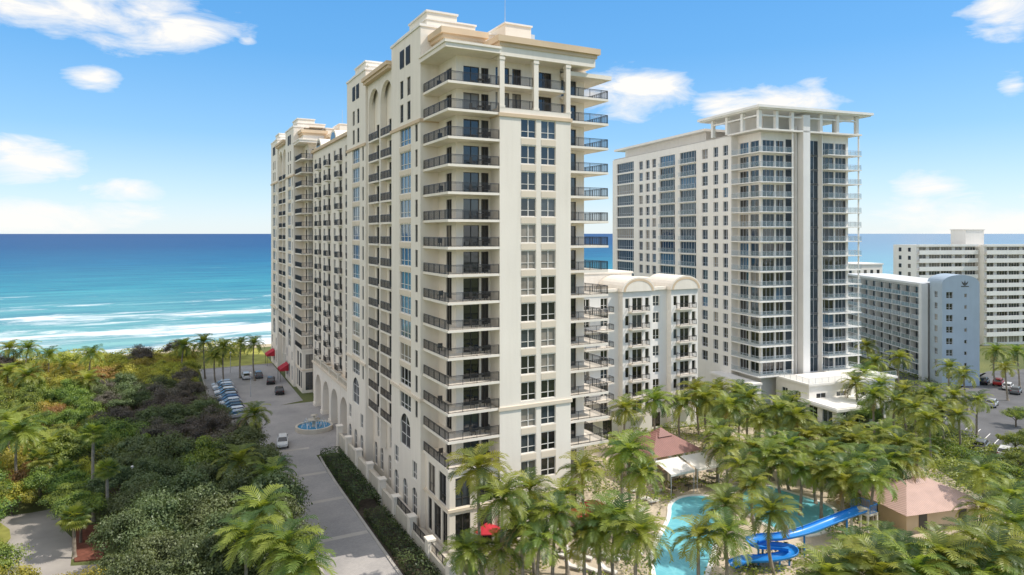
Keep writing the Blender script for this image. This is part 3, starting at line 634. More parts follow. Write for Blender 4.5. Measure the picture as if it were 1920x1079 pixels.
g=MB();g.poly([(-6000,-600,0),(6000,-600,0),(6000,228,0),(-6000,228,0)]);struct('ground',g,groundmat())
sandm=M('beach_sand',(.50,.42,.28),.95,.12,.2,.2,8)
g=MB();g.poly([(-6000,226,.03),(6000,226,.03),(6000,229,.03),(-6000,229,.03)]);g.poly([(-6000,229,.03),(6000,229,.03),(6000,250,-2.2),(-6000,250,-2.2)]);struct('beach',g,sandm)
g=MB();g.poly([(-6,196.6,.02),(27.6,196.6,.02),(27.6,225,.02),(-6,225,.02)]);struct('lawn',g,M('dune_grass',(.34,.33,.07),.95,.25,.4,.4,10))
def seamat():
    m,nt,out=newmat('sea_water');L=nt.links
    b=N(nt,'ShaderNodeBsdfPrincipled');b.inputs['IOR'].default_value=1.33
    geo=N(nt,'ShaderNodeNewGeometry');sx=N(nt,'ShaderNodeSeparateXYZ');L.new(geo.outputs['Position'],sx.inputs[0])
    mp=N(nt,'ShaderNodeMapping');mp.inputs['Scale'].default_value=(.006,.02,1);L.new(geo.outputs['Position'],mp.inputs['Vector'])
    nb=N(nt,'ShaderNodeTexNoise',Scale=1.0,Detail=5.0);L.new(mp.outputs[0],nb.inputs['Vector'])
    yy=mathn(nt,'ADD',sx.outputs[1],mathn(nt,'MULTIPLY_ADD',nb.outputs[0],160.0,-80.0))
    lg=mathn(nt,'LOGARITHM',mathn(nt,'MAXIMUM',yy,200.0),10.0); f=mathn(nt,'MULTIPLY_ADD',lg,1/1.7,-2.3/1.7,True)
    cr=N(nt,'ShaderNodeValToRGB');L.new(f,cr.inputs[0]);e=cr.color_ramp.elements
    e[0].position=0;e[0].color=(.20,.40,.41,1);e[1].position=1;e[1].color=(.010,.058,.19,1)
    for p,c in ((.14,(.11,.34,.38,1)),(.25,(.033,.255,.34,1)),(.40,(.008,.14,.275,1)),(.60,(.005,.075,.21,1))): q=e.new(p);q.color=c
    mp2=N(nt,'ShaderNodeMapping');mp2.inputs['Scale'].default_value=(.012,.07,1);L.new(geo.outputs['Position'],mp2.inputs['Vector'])
    n2=N(nt,'ShaderNodeTexNoise',Scale=1.0,Detail=9.0,Roughness=.7);L.new(mp2.outputs[0],n2.inputs['Vector'])
    mm=nt.nodes.new('ShaderNodeMix');mm.data_type='RGBA';mm.blend_type='MULTIPLY';mm.inputs[0].default_value=1
    L.new(cr.outputs[0],mm.inputs[6]);L.new(mixc(nt,mathn(nt,'MULTIPLY_ADD',n2.outputs[0],3.2,-1.1,True),(.5,.62,.74),(1.35,1.22,1.1)),mm.inputs[7])
    mp3=N(nt,'ShaderNodeMapping');mp3.inputs['Scale'].default_value=(.026,.080,1);mp3.inputs['Rotation'].default_value=(0,0,.06);L.new(geo.outputs['Position'],mp3.inputs['Vector'])
    n3=N(nt,'ShaderNodeTexNoise',Scale=1.0,Detail=10.0,Roughness=.74,Distortion=.7);L.new(mp3.outputs[0],n3.inputs['Vector'])
    wv=N(nt,'ShaderNodeMath');wv.operation='SINE';L.new(mathn(nt,'MULTIPLY_ADD',nb.outputs[0],9.0,mathn(nt,'MULTIPLY',sx.outputs[1],.10)),wv.inputs[0])
    ramp=N(nt,'ShaderNodeMapRange');L.new(sx.outputs[1],ramp.inputs[0]);ramp.inputs[1].default_value=255;ramp.inputs[2].default_value=520;ramp.inputs[3].default_value=.40;ramp.inputs[4].default_value=.70
    fo=mathn(nt,'SUBTRACT',mathn(nt,'MULTIPLY_ADD',wv.outputs[0],.075,n3.outputs[0]),ramp.outputs[0]); fo=mathn(nt,'MULTIPLY',fo,6.5,None,True)
    mp4=N(nt,'ShaderNodeMapping');mp4.inputs['Scale'].default_value=(.03,.10,1);L.new(geo.outputs['Position'],mp4.inputs['Vector'])
    n4=N(nt,'ShaderNodeTexNoise',Scale=1.0,Detail=6.0,Roughness=.7);L.new(mp4.outputs[0],n4.inputs['Vector'])
    wc=mathn(nt,'MULTIPLY',mathn(nt,'SUBTRACT',n4.outputs[0],.73),20.0,None,True); fo=mathn(nt,'MAXIMUM',fo,wc)
    c=mixc(nt,fo,mm.outputs[2],(.74,.77,.78));L.new(c,b.inputs['Base Color'])
    cm=N(nt,'ShaderNodeMapRange');L.new(mathn(nt,'DIVIDE',sx.outputs[0],mathn(nt,'MAXIMUM',sx.outputs[1],1.0)),cm.inputs[0]);cm.inputs[1].default_value=.7;cm.inputs[2].default_value=1.4;cm.inputs[3].default_value=0;cm.inputs[4].default_value=1
    L.new(mathn(nt,'MULTIPLY_ADD',cm.outputs[0],-.24,mathn(nt,'MULTIPLY_ADD',fo,.3,.42)),b.inputs['Roughness'])
    L.new(mathn(nt,'MULTIPLY_ADD',cm.outputs[0],.75,.22),b.inputs['Specular IOR Level'])
    n5=N(nt,'ShaderNodeTexNoise',Scale=.25,Detail=6.0);L.new(geo.outputs['Position'],n5.inputs['Vector'])
    bp=N(nt,'ShaderNodeBump',Distance=1.0);L.new(mathn(nt,'MULTIPLY_ADD',cm.outputs[0],-.54,.6),bp.inputs['Strength']);L.new(n5.outputs[0],bp.inputs['Height']);L.new(bp.outputs[0],b.inputs['Normal'])
    L.new(b.outputs[0],out.inputs[0]);return m
g=MB();g.poly([(-60000,230,-1.0),(60000,230,-1.0),(60000,60000,-1.0),(-60000,60000,-1.0)]);struct('sea',g,seamat())
dr=[(15.3,40),(22.2,40),(22.2,98),(22.4,108),(22.3,148),(27.2,150),(27.4,196),(9.6,196),(9.6,140),(13.8,136),(15.3,120)]
g=MB();g.poly([(x,y,.03) for x,y in dr]);g.poly([(22.3,112,.031),(30,112,.031),(30,148,.031),(22.3,148,.031)]);struct('driveway',g,paver)
g=MB()
for y in (80,92,103,116): g.poly([(15.5,y,.04),(22.1,y,.04),(22.1,y+.9,.04),(15.5,y+.9,.04)])
struct('paving_bands',g,concrete)
g=MB();g.poly([(22.5,60,.02),(26,60,.02),(26,111,.02),(22.5,111,.02)]);struct('planting_bed',g,darksoil)
g=MB()
def kerb(pts,w=.3,h=.15):
    for a,b in zip(pts,pts[1:]): g.bar((*a,h/2),(*b,h/2),w,h)
kerb([(22.35,40),(22.35,98),(22.6,108),(22.8,111)]);kerb([(15.15,40),(15.15,120),(13.7,136),(9.4,140),(9.4,196.2),(27.4,196.2)]);struct('kerb',g,concrete)
rp=[(-40,975),(60,962),(125,950),(110,985),(138,1012),(132,1062),(205,1058),(215,1079),(190,1130),(-60,1130)]
g=MB();g.poly([(*G(*p),.03) for p in rp][::-1]);struct('side_road',g,M('side_asphalt',(.38,.35,.32),.9,.12,.3,.2,12))
g=MB();g.prism([G(*p) for p in [(-30,985),(0,982),(18,995),(20,1010),(5,1030),(-30,1035)]][::-1],0,.14);struct('grass_island',g,M('dry_lawn',(.28,.28,.07),.95,.2,1,.3,12))
g=MB();g.prism([G(*p) for p in [(138,990),(185,985),(205,1020),(190,1050),(140,1055),(135,1020)]][::-1],0,.14);struct('planting_bed',g,mulch)
g=MB();g.poly([(48,72,.02),(50,30,.02),(84,30,.02),(112,74,.02),(96,92,.02),(90,97,.02),(50,97,.02)]);g.poly([(28,40,.021),(50,40,.021),(48,71.9,.021),(30,69.4,.021)]);struct('pool_deck',g,deckm)
def pool(pts):
    P=[Vector((*G(*p),0)) for p in pts]
    for _ in range(3):
        Q=[]
        for i in range(len(P)): a,b=P[i],P[(i+1)%len(P)]; Q+=[a*.75+b*.25,a*.25+b*.75]
        P=Q
    ar=sum(P[i].x*P[(i+1)%len(P)].y-P[(i+1)%len(P)].x*P[i].y for i in range(len(P)))
    if ar<0: P=P[::-1]
    g=MB();g.poly([(p.x,p.y,.06) for p in P]);struct('pool_water',g,poolw)
    g=MB();n=len(P)
    for i in range(n):
        g.bar((P[i].x,P[i].y,.07),(P[(i+1)%n].x,P[(i+1)%n].y,.07),.5,.14)
    struct('pool_coping',g,white2)
    return P
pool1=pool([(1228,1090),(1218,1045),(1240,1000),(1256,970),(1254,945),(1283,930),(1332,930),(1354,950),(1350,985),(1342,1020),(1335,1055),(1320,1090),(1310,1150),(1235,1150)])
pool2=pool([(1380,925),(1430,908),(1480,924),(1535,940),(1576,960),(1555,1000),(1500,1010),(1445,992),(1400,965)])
PARK=[(1700,775),(1770,795),(1835,828),(1960,885),(2050,800),(1960,690),(1850,697)]
g=MB();g.poly([(*G(*p),.03) for p in PARK][::-1]);struct('car_park',g,asph)
g=MB();g.poly([(*G(*p),.03) for p in [(1640,700),(1850,700),(1790,735),(1660,735)]][::-1]);struct('side_road',g,asph)
g=MB()
for i in range(7):
    a=Vector((*G(1810+i*18,806+i*9),.04));d=Vector((.95,.3,0)).normalized()*4.5;n_=Vector((-.3,.95,0)).normalized()*.07
    g.poly([a-n_,a+d-n_,a+d+n_,a+n_])
struct('parking_lines',g,white2)

# ---------------------------------------------------------------- vegetation
def frond(mb,base,az,el,L,wind,n=18,mi=0,ll=.98,wd=.08):
    p=Vector(base);e=el;step=L/n;pts=[p.copy()];dirs=[]
    hz=Vector((math.cos(az),math.sin(az),0))
    for i in range(n):
        d=hz*math.cos(e)+Vector((0,0,math.sin(e)));d=(d+wind*(.5*i/n)).normalized()
        dirs.append(d);p=p+d*step;pts.append(p.copy());e-=(.05+.10*i/n)*.95
    for i in range(n):
        d=dirs[i];sd=d.cross(Vector((0,0,1)))
        if sd.length<1e-3: sd=Vector((1,0,0))
        sd.normalize();up=sd.cross(d)
        a,b=pts[i],pts[i+1];rw=.05*(1-i/n)+.012
        mb.poly([a-sd*rw,a+sd*rw,b+sd*rw*.8,b-sd*rw*.8],mi)
        if i<2: continue
        t=i/n;l=ll*(math.sin(PI*min(1,.14+.8*t))**.7)
        for s in (-1,1):
            q=a.lerp(b,.5+.2*s);ld=(sd*s*.85+d*.65+up*.28+Vector((0,0,-.3+random.uniform(-.13,.13)))+wind*.25).normalized()
            wv=d*wd; tip=q+ld*l*random.uniform(.9,1.1)
            mid=q.lerp(tip,.5)+up*.06
            mb.poly([q-wv*.6,q+wv*.6,mid+wv,mid-wv],mi);mb.poly([mid-wv,mid+wv,tip],mi)
def coco_crown(seed,nf=24,L=3.2,windy=.5):
    random.seed(seed);mb=MB();wind=Vector((-.8,-.25,-.05))*windy
    for i in range(nf):
        az=i*2.399+random.uniform(-.25,.25);lay=i/nf
        el=1.35-1.75*lay+random.uniform(-.15,.15)
        mi=0 if random.random()<.48 else 1 if random.random()<.7 else 2
        if lay>.92 and random.random()<.4: mi=3
        frond(mb,(0,0,0),az,el,L*random.uniform(.85,1.12),wind,18,mi)
    mb.tube([(0,0,-.5),(0,0,.25)],[.16,.1],7,1)
    for i in range(6):
        a=i*1.05; mb.tube([(.22*math.cos(a),.22*math.sin(a),-.45),(.24*math.cos(a),.24*math.sin(a),-.2)],[.11,.09],6,3)
    return mb.mesh('crown',L_coco)
def trunk_mesh(seed,bend,r0=.2,r1=.13,h=9):
    random.seed(seed);mb=MB();a=random.uniform(0,6.28);pts=[];rad=[]
    n=12
    for i in range(n+1):
        t=i/n;o=bend*(t*t-t)
        pts.append((o*math.cos(a),o*math.sin(a),h*t));rad.append((r0+(.1 if i==0 else 0))*(1-t)+r1*t+(.012 if i%2 else 0))
    mb.tube(pts,rad,9);return mb.mesh('trunk',barkp,True)
CR=[coco_crown(100+i,25+2*i,3.4,.5 if i<4 else .25) for i in range(6)]
TR=[trunk_mesh(200+i,(0.6,1.4,2.2,1.0)[i]) for i in range(4)]
def fan_crown(seed):
    random.seed(seed);mb=MB()
    for i in range(34):
        az=i*2.399;el=1.3-2.1*i/34+random.uniform(-.1,.1);hz=Vector((math.cos(az),math.sin(az),0));d=hz*math.cos(el)+Vector((0,0,math.sin(el)));c=d*random.uniform(.7,1.0)
        sd=d.cross(Vector((0,0,1)));sd=sd.normalized() if sd.length>.01 else Vector((1,0,0));up=sd.cross(d)
        mi=0 if random.random()<.45 else 1 if random.random()<.65 else 2
        mb.bar((0,0,0),c,.04,.03,mi)
        for k in range(13):
            a=R_(-100+200*k/12);ld=(d*math.cos(a)+sd*math.sin(a)+Vector((0,0,-.28))).normalized();pr=ld.cross(up).normalized()*.07
            m=c+ld*.45;t=c+ld*random.uniform(.75,.95)+Vector((0,0,-.12))
            mb.poly([c,m-pr,t,m+pr],mi)
    return mb.mesh('crown',L_coco)
FC=[fan_crown(300+i) for i in range(2)]
FT=trunk_mesh(250,.3,.2,.16)
PALMS={}
def inpoly(x,y,P):
    c=False;n=len(P)
    for i in range(n):
        x1,y1=P[i];x2,y2=P[(i+1)%n]
        if (y1>y)!=(y2>y) and x<(x2-x1)*(y-y1)/(y2-y1)+x1: c=not c
    return c
def palm(px,py,h,zone,s=1.0,kind='coco'): PALMS.setdefault(zone,[]).append((px,py,h,s,kind))
ZL={'pool':('coconut palm with wind-blown fronds around the pool and deck, {} from the left','palms around the pool'),
    'tower':('coconut palm beside the front foot of the nearest tower, {} from the left','palms at the foot of the tower'),
    'wing':('coconut palm in front of the low wing and modern tower, {} from the left','palms before the low wing'),
    'right':('coconut palm near the right-hand car park, {} from the left','palms by the car park'),
    'front':('leafy palm along the bottom right foreground, {} from the left','palms in the bottom right foreground'),
    'beach':('palm standing above the dune scrub near the beach, {} from the left','palms by the beach'),
    'drive':('palm at the edge of the driveway, {} from the bottom end','palms along the driveway'),
    'left':('palm in the sunlit thicket at the left, {} from the left','palms in the left thicket')}
for a in [(905,878,12,1.05),(945,932,10,1),(1003,925,9,.95),(1035,968,8,.9),(985,985,7.5,.9),(1100,882,9.5,.9),(870,1035,5,.8),(1065,935,8,.8),(1008,1010,6.5,.85),(945,1030,5,.8)]: palm(a[0],a[1],a[2],'tower',a[3])
for a in [(1178,770,8.5,.95),(1186,845,9,1.05),(1168,855,7,.95),(1200,890,7,.9),(1345,815,7,.95),(1368,838,7,1),(1392,875,6,.9),(1438,855,6.5,.95),(1470,870,6,.9),(1155,975,7.5,1.05),(1128,990,7,1),(1198,1008,7.5,1),(1365,1000,7,.9),(1362,945,6,.85),(1455,960,7,.9),(1578,880,6.5,.95),(1620,868,6.5,.95),(1645,900,7,.9),(1548,815,6.5,.95),(1592,800,6.5,.95),(1690,835,6.5,.95),(1655,815,6.5,.95),(1100,1010,6,.9),(1530,860,6,.9),(1560,850,6,.9),(1610,830,6,.95),(1665,865,6,.9),(1705,870,6,.9),(1520,825,6,.95),(1480,840,6,.95),(1415,845,5.5,.9),(1590,910,5.5,.85),(1500,885,5.5,.8),(1312,1015,7,.85),(1415,910,5.5,.8),(1450,830,5.5,.9),(1580,835,5.5,.9),(1635,845,5.5,.9),(1540,890,5.5,.8),(1730,850,6,.9)]: palm(a[0],a[1],a[2],'pool',a[3])
for a in [(1235,752,8.5,.95),(1278,758,7.5,.95),(1312,735,8.5,.95),(1332,752,8,1),(1368,765,8,1),(1402,752,8.5,1.05),(1452,770,8.5,1),(1502,785,8,1),(1425,790,7,.9),(1350,735,8,.95),(1485,758,7.5,.9),(1385,735,8,.9)]: palm(a[0],a[1],a[2],'wing',a[3])
for a in [(1632,650,8,.95),(1645,682,7,.95),(1685,672,7,.95),(1815,705,7,.9),(1868,660,8,.95),(1912,662,8,.9),(1660,725,7,.95),(1700,735,7,.95),(1742,740,7,.95),(1790,745,6,.9),(1832,752,6,.85),(1640,745,7,.95),(1720,770,6.5,.95),(1745,790,6.5,.95),(1780,690,7,.9),(1610,720,7,.95),(1620,700,7,.95),(1770,770,6,.9),(1890,690,7,.85),(1800,780,6,.85),(1680,755,6.5,.9)]: palm(a[0],a[1],a[2],'right',a[3])
for a in [(1545,1078,6,.9),(1590,1066,6,.9),(1640,1058,6.5,.95),(1700,1050,6,.95),(1762,1042,6.5,1),(1830,1012,6.5,.95),(1865,1040,7,1),(1908,985,6.5,1),(1845,888,6,.95),(1900,1065,6,1),(1800,1070,6,1),(1730,1080,6,1),(1660,1092,6,1),(1850,1085,6,1),(1890,935,6,.9),(1665,1020,5,.8),(1845,960,5.5,.85),(1600,1020,5,.75)]: palm(a[0],a[1],a[2],'front',a[3])
for a in [(10,700,7,1),(48,655,8,1),(88,668,8,1.05),(170,665,9,1.1),(165,715,7,1),(55,705,7,1),(342,650,8.5,1),(385,642,9,1),(420,652,9,.95),(450,645,8.5,.95),(478,645,9,.9),(15,655,8,1),(120,690,6,.9),(405,668,7,.9)]: palm(a[0],a[1],a[2],'beach',a[3])
for a in [(475,778,7,.9),(512,895,7,1.0),(490,960,8,1.1),(530,1030,8,1.1),(452,870,7,1),(465,1010,8,1.05),(560,1068,7,1.05)]: palm(a[0],a[1],a[2],'drive',a[3])
for a in [(175,812,11,1.0,'fan'),(200,880,8,.9,'fan'),(140,970,4.5,1.1,'fan'),(38,815,9,1.1,'coco'),(75,860,6,1.1,'fan'),(120,885,4,1.2,'fan'),(20,790,7.5,1.0,'coco'),(150,920,3,1,'fan'),(95,835,5,1.0,'coco')]: palm(a[0],a[1],a[2],'left',a[3],a[4])
random.seed(5)
def make_palm(x,y,h,s,kind,label,group):
    ci=random.randrange(6);ti=random.randrange(4)
    r=thing('coconut_palm' if kind=='coco' else 'fan_palm',label,'palm tree',(x,y,0),0,group)
    link('trunk',TR[ti] if kind=='coco' else FT,r,(0,0,0),0,(1,1,h/9))
    link('crown',CR[ci] if kind=='coco' else FC[ci%2],r,(0,0,h),random.uniform(-.5,.5),(s,s,s))
    lean=(random.uniform(-.1,.06),random.uniform(-.07,.07)) if kind=='coco' else (0,0)
    r.rotation_euler=(lean[0],lean[1],random.uniform(-.5,.5) if kind=='coco' else random.uniform(0,6))
    return r
SC={'pool':1.03,'tower':1.02,'wing':1.08,'right':1.03,'front':1.05}
for zone,l in PALMS.items():
    l=sorted(l,key=lambda a:a[0] if zone!='drive' else -a[1])
    for i,(px,py,h,s,kind) in enumerate(l):
        x,y=G(px,py,h); make_palm(x,y,h,s*SC.get(zone,1),kind,ZL[zone][0].format(nth(i)),ZL[zone][1])

def leafquad(mb,p,nrm,size,mi):
    n=(Vector(nrm)+Vector((random.uniform(-1,1),random.uniform(-1,1),random.uniform(-.6,1)))*.75).normalized()
    a=n.cross(Vector((random.uniform(-1,1),random.uniform(-1,1),random.uniform(-1,1)))).normalized();b=n.cross(a)
    s=size*random.uniform(.6,1.2);p=Vector(p)
    mb.poly([p-a*s*.5,p-b*s*.3,p+a*s*.55,p+b*s*.3],mi)
def crown_mesh(seed,mats,R=3.5,hz=2.4,nb=34,nl=11500,ls=.22):
    random.seed(seed);mb=MB();bl=[]
    for i in range(nb):
        a=random.uniform(0,6.28);rr=R*.88*math.sqrt(random.random());z=hz*(1-(rr/R)**2)*random.uniform(.15,1.1)-hz*.15
        bl.append((Vector((rr*math.cos(a),rr*math.sin(a),z)),R*random.uniform(.12,.38),random.random()))
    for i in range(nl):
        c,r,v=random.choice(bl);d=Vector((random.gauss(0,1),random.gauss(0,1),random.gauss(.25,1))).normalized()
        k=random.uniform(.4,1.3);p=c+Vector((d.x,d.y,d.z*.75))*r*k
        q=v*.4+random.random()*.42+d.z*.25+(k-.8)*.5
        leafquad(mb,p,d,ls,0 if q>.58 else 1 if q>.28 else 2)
    return mb.mesh('crown',mats)
def limbs(seed,h,R):
    random.seed(seed);mb=MB();mb.tube([(0,0,0),(.1,.05,h*.35),(.05,.15,h*.7)],[.22,.17,.12],7)
    for i in range(5):
        a=i*1.256+random.uniform(-.3,.3);z=h*random.uniform(.35,.6)
        mb.tube([(.07,.08,z),(R*.3*math.cos(a),R*.3*math.sin(a),z+h*.25),(R*.62*math.cos(a),R*.62*math.sin(a),z+h*.42)],[.11,.07,.03],6)
    return mb.mesh('trunk',bark,True)
LB=[limbs(400+i,4.2,3.5) for i in range(3)]
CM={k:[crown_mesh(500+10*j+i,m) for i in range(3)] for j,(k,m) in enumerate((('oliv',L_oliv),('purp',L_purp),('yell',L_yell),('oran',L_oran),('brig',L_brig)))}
roadW=[G(*p) for p in rp]
def tree(x,y,kind,label,group,s=1.0,h=3.6):
    r=thing('broadleaf_tree' if kind not in('yell','oran') else 'sea_grape_tree',label,'tree',(x,y,0),random.uniform(0,6.28),group)
    link('trunk',random.choice(LB),r,(0,0,0),0,(s,s,h/3.6)); link('crown',random.choice(CM[kind]),r,(0,0,h),0,(s,s,s*random.uniform(.8,1.25)))
TG={'oliv':('rounded olive-green tree in the thicket beside the lower driveway','olive trees by the lower driveway'),
    'purp':('dusky purple-brown tree in the shaded thicket left of the driveway','dusky trees left of the driveway'),
    'yell':('yellow-green sea grape bush in the sunlit dune scrub','sea grapes on the dunes'),
    'oran':('rust-orange leaved bush among the dune scrub at the left','rust-coloured dune bushes'),
    'brig':('bright green tree at the sunlit far left','bright trees at the left')}
random.seed(11);placed=[]
def project(x,y,z):
    xc=CY*x-SY*y;d=SY*x+CY*y; return (960+FPX*xc/d if d>1 else -9e3, HZ+FPX*(H-z)/d if d>1 else 9e3)
ROADV=[(-20,955),(60,948),(130,940),(215,975),(225,1079),(-20,1079)]
tries=0
while len(placed)<205 and tries<12000:
    tries+=1
    x=random.uniform(-62,12.0);y=random.uniform(68,204)
    if y>138 and x>5.5: continue
    px,py=project(x,y,4.5)
    if px<-60 or px>640 or py>1200: continue
    if inpoly(x,y,roadW): continue
    if inpoly(px,py,ROADV): continue
    if 402<px<560 and 690<py<800: continue
    if 155<px<220 and 850<py<1000: continue
    if any((x-a)**2+(y-b)**2<3.9**2 for a,b in placed): continue
    placed.append((x,y))
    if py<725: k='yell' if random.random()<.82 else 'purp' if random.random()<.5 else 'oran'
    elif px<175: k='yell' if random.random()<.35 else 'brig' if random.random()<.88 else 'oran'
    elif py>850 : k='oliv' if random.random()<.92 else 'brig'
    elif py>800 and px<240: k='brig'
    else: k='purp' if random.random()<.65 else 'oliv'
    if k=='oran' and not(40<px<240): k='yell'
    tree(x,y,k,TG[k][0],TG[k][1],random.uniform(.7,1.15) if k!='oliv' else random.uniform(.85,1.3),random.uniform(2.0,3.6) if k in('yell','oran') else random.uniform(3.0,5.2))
def thicket(name,label,x0,x1,y0,y1,n,hfun,mats,ls,test=None):
    mb=MB()
    for i in range(n):
        x=random.uniform(x0,x1);y=random.uniform(y0,y1)
        if test and not test(x,y): continue
        h=hfun(x,y);z=h*(1-.6*random.random()**2)
        q=.5+.5*math.sin(x*.37+1.3*math.sin(y*.21))*math.sin(y*.33+math.sin(x*.3))+random.uniform(-.5,.5)
        leafquad(mb,(x,y,max(.1,z)),(random.uniform(-.4,.4),random.uniform(-.4,.4),1),ls,0 if q>.6 else 1 if q>.2 else 2)
    o=link(name,mb.mesh(name,mats));o['kind']='stuff';tag(o,label,'shrubs')
hf=lambda x,y:1.6+.9*math.sin(x*.5+math.sin(y*.3))*math.sin(y*.45)+.6*math.sin(x*.17+y*.11)
thicket('dune_scrub','low yellow-green sea grape scrub covering the dune behind the beach',-85,22,196,229,50000,lambda x,y:hf(x,y)+.5,L_yell,.5,lambda x,y:x<6 or y>206)
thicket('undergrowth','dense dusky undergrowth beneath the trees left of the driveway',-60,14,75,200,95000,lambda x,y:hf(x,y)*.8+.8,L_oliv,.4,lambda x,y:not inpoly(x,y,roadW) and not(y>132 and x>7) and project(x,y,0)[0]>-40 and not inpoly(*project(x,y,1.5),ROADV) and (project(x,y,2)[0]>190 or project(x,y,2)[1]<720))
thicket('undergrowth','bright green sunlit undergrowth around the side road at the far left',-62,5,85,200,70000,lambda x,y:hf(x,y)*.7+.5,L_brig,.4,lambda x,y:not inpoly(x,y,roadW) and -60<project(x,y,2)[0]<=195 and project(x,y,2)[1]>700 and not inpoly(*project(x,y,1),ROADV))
POOLS=[[(p.x,p.y) for p in P] for P in (pool1,pool2)]
OPEN=[[(1190,925),(1420,880),(1340,830),(1180,830)],[(1030,1000),(1030,1090),(1215,1090),(1240,925),(1170,925)],[(1240,925),(1560,905),(1600,975),(1330,1090),(1230,1090)]]
def sh(x,y):
    px,py=project(x,y,0)
    if px<840 or px>2000 or y<40: return False
    if any(inpoly(x,y,P) for P in POOLS): return False
    op=any(inpoly(px,py,o) for o in OPEN)
    v=math.sin(x*.21+1.0)*math.sin(y*.19+.5)+.35*math.sin(x*.5+y*.4)
    return v>(.7 if op else -.6) and not(1650<px<1860 and 925<py<1020) and not inpoly(px,py,[(1520,740),(1680,740),(1680,800),(1520,800)])
thicket('garden_planting','leafy green shrub planting between the palms of the pool garden',30,125,40,98,80000,lambda x,y:1.0+.7*math.sin(x*.7)*math.sin(y*.8),L_brig,.38,sh)
def shr(x,y):
    px,py=project(x,y,0)
    return 1560<px<1960 and py>690 and not inpoly(px,py,PARK) and math.sin(x*.15)*math.sin(y*.17+.5)>-.45 and not inpoly(px,py,[(1520,740),(1680,740),(1680,800),(1520,800)])
thicket('garden_planting','mixed bright shrubs around the right-hand car park and road',95,175,50,110,34000,lambda x,y:1.1+.7*math.sin(x*.4)*math.sin(y*.5),L_brig,.45,shr)
def hedge(pts,w,h,label,mats=L_hedg,dens=60,ls=.28):
    mb=MB();P=[Vector((*p,0)) for p in pts]
    for a,b in zip(P,P[1:]):
        L=(b-a).length;d=(b-a).normalized();n=Vector((-d.y,d.x,0))
        for i in range(int(L*(w+2*h)*dens/2)):
            t=random.uniform(0,L);r=random.random()*(w+2*h)
            if r<h: p=a+d*t-n*w/2+Vector((0,0,r));nn=-n
            elif r<h+w: p=a+d*t+n*(r-h-w/2)+Vector((0,0,h));nn=Vector((0,0,1))
            else: p=a+d*t+n*w/2+Vector((0,0,r-h-w));nn=n
            p+=Vector((random.gauss(0,.09),random.gauss(0,.09),random.gauss(0,.1)));p.z=max(.05,p.z)
            q=random.random()+.25*math.sin(t*1.3);leafquad(mb,p,nn,ls,0 if q>.7 else 1 if q>.3 else 2)
    tag(link('hedge',mb.mesh('hedge',mats)),label,'hedge')
hedge([(24.2,87),(24.2,110.5)],2.8,1.4,'broad dark clipped hedge beside the driveway at the foot of the tower',L_hedg,90)
hedge([(24.2,64),(24.2,85)],2.6,.9,'dark clipped hedge strip along the bottom of the driveway',L_hedg,90)
hedge([G(1738,838),G(1908,905)],2.2,1.8,'long pale green hedge edging the right-hand car park',L_brig)
hedge([G(1480,860),G(1560,880)],1.6,1.2,'short hedge behind the second pool')
for i,(px,py,s) in enumerate(((1905,815,.8),(1912,850,.7),(1780,690,.8),(1620,770,.8),(1580,745,.7),(1905,770,.7))):
    x,y=G(px,py,3);tree(x,y,'brig','bright leafy bush at the right-hand car park, %s of six'%nth(i),'bushes by the car park',s,2.2)

# ---------------------------------------------------------------- retaining wall, terrace
t=thing('terrace_wall','stepped pale stone terrace wall with square piers along the foot of the nearest tower','wall',(25.9,70,0))
w=MB()
for i,(y0,y1,h) in enumerate(((-6,6,1.4),(6.02,18,2.2),(18.02,30,2.8),(30.02,42,3.2))): w.box(0,.4,y0,y1,0,h)
w.box(.4,2.2,-6,7.9,0,.5);w.box(.4,1.7,8,42,0,1.6);link('wall_panel',w.mesh('wall_panel',stone),t)
for i in range(9):
    y=-6+i*6;h=1.9+.25*i;p=MB();p.box(-.2,.6,y-.5,y+.5,0,h+.3);p.box(-.3,.7,y-.6,y+.6,h+.3,h+.5);link('pier',p.mesh('pier',cream),t)
r=MB();rail(r,[(.2,-5.4,1.4),(.2,5.4,1.4)],.9);link('railing',r.mesh('railing',blackm),t)
r=MB();rail(r,[(.2,6.6,2.2),(.2,11.4,2.2)],.9);link('railing',r.mesh('railing',blackm),t)
for i,(px,py,d) in enumerate(((512,682,186),(536,705,166))):
    x,y,z=GZ(px,py,d)
    t=thing('awning','red canvas entrance awning on the far tower side, %s'%('nearer the beach' if i==0 else 'nearer the fountain'),'awning',(27.6,y,0))
    hl=1.9
    a=MB();a.poly([(0.05,-hl,4.2),(0.05,hl,4.2),(-2.0,hl,3.0),(-2.0,-hl,3.0)]);a.poly([(-2.0,-hl,3.0),(-2.0,hl,3.0),(-2.0,hl,2.6),(-2.0,-hl,2.6)]);a.poly([(.05,-hl,4.2),(-2.0,-hl,3.0),(-2.0,-hl,2.6),(.05,-hl,2.6)]);a.poly([(.05,hl,4.2),(.05,hl,2.6),(-2.0,hl,2.6),(-2.0,hl,3.0)])
    link('canopy',a.mesh('canopy',redfab),t)
    for yy in (-hl+.1,hl-.1):
        p=MB();p.tube([(-1.9,yy,0),(-1.9,yy,2.95)],[.05,.05],8);link('post',p.mesh('post',blackm),t)
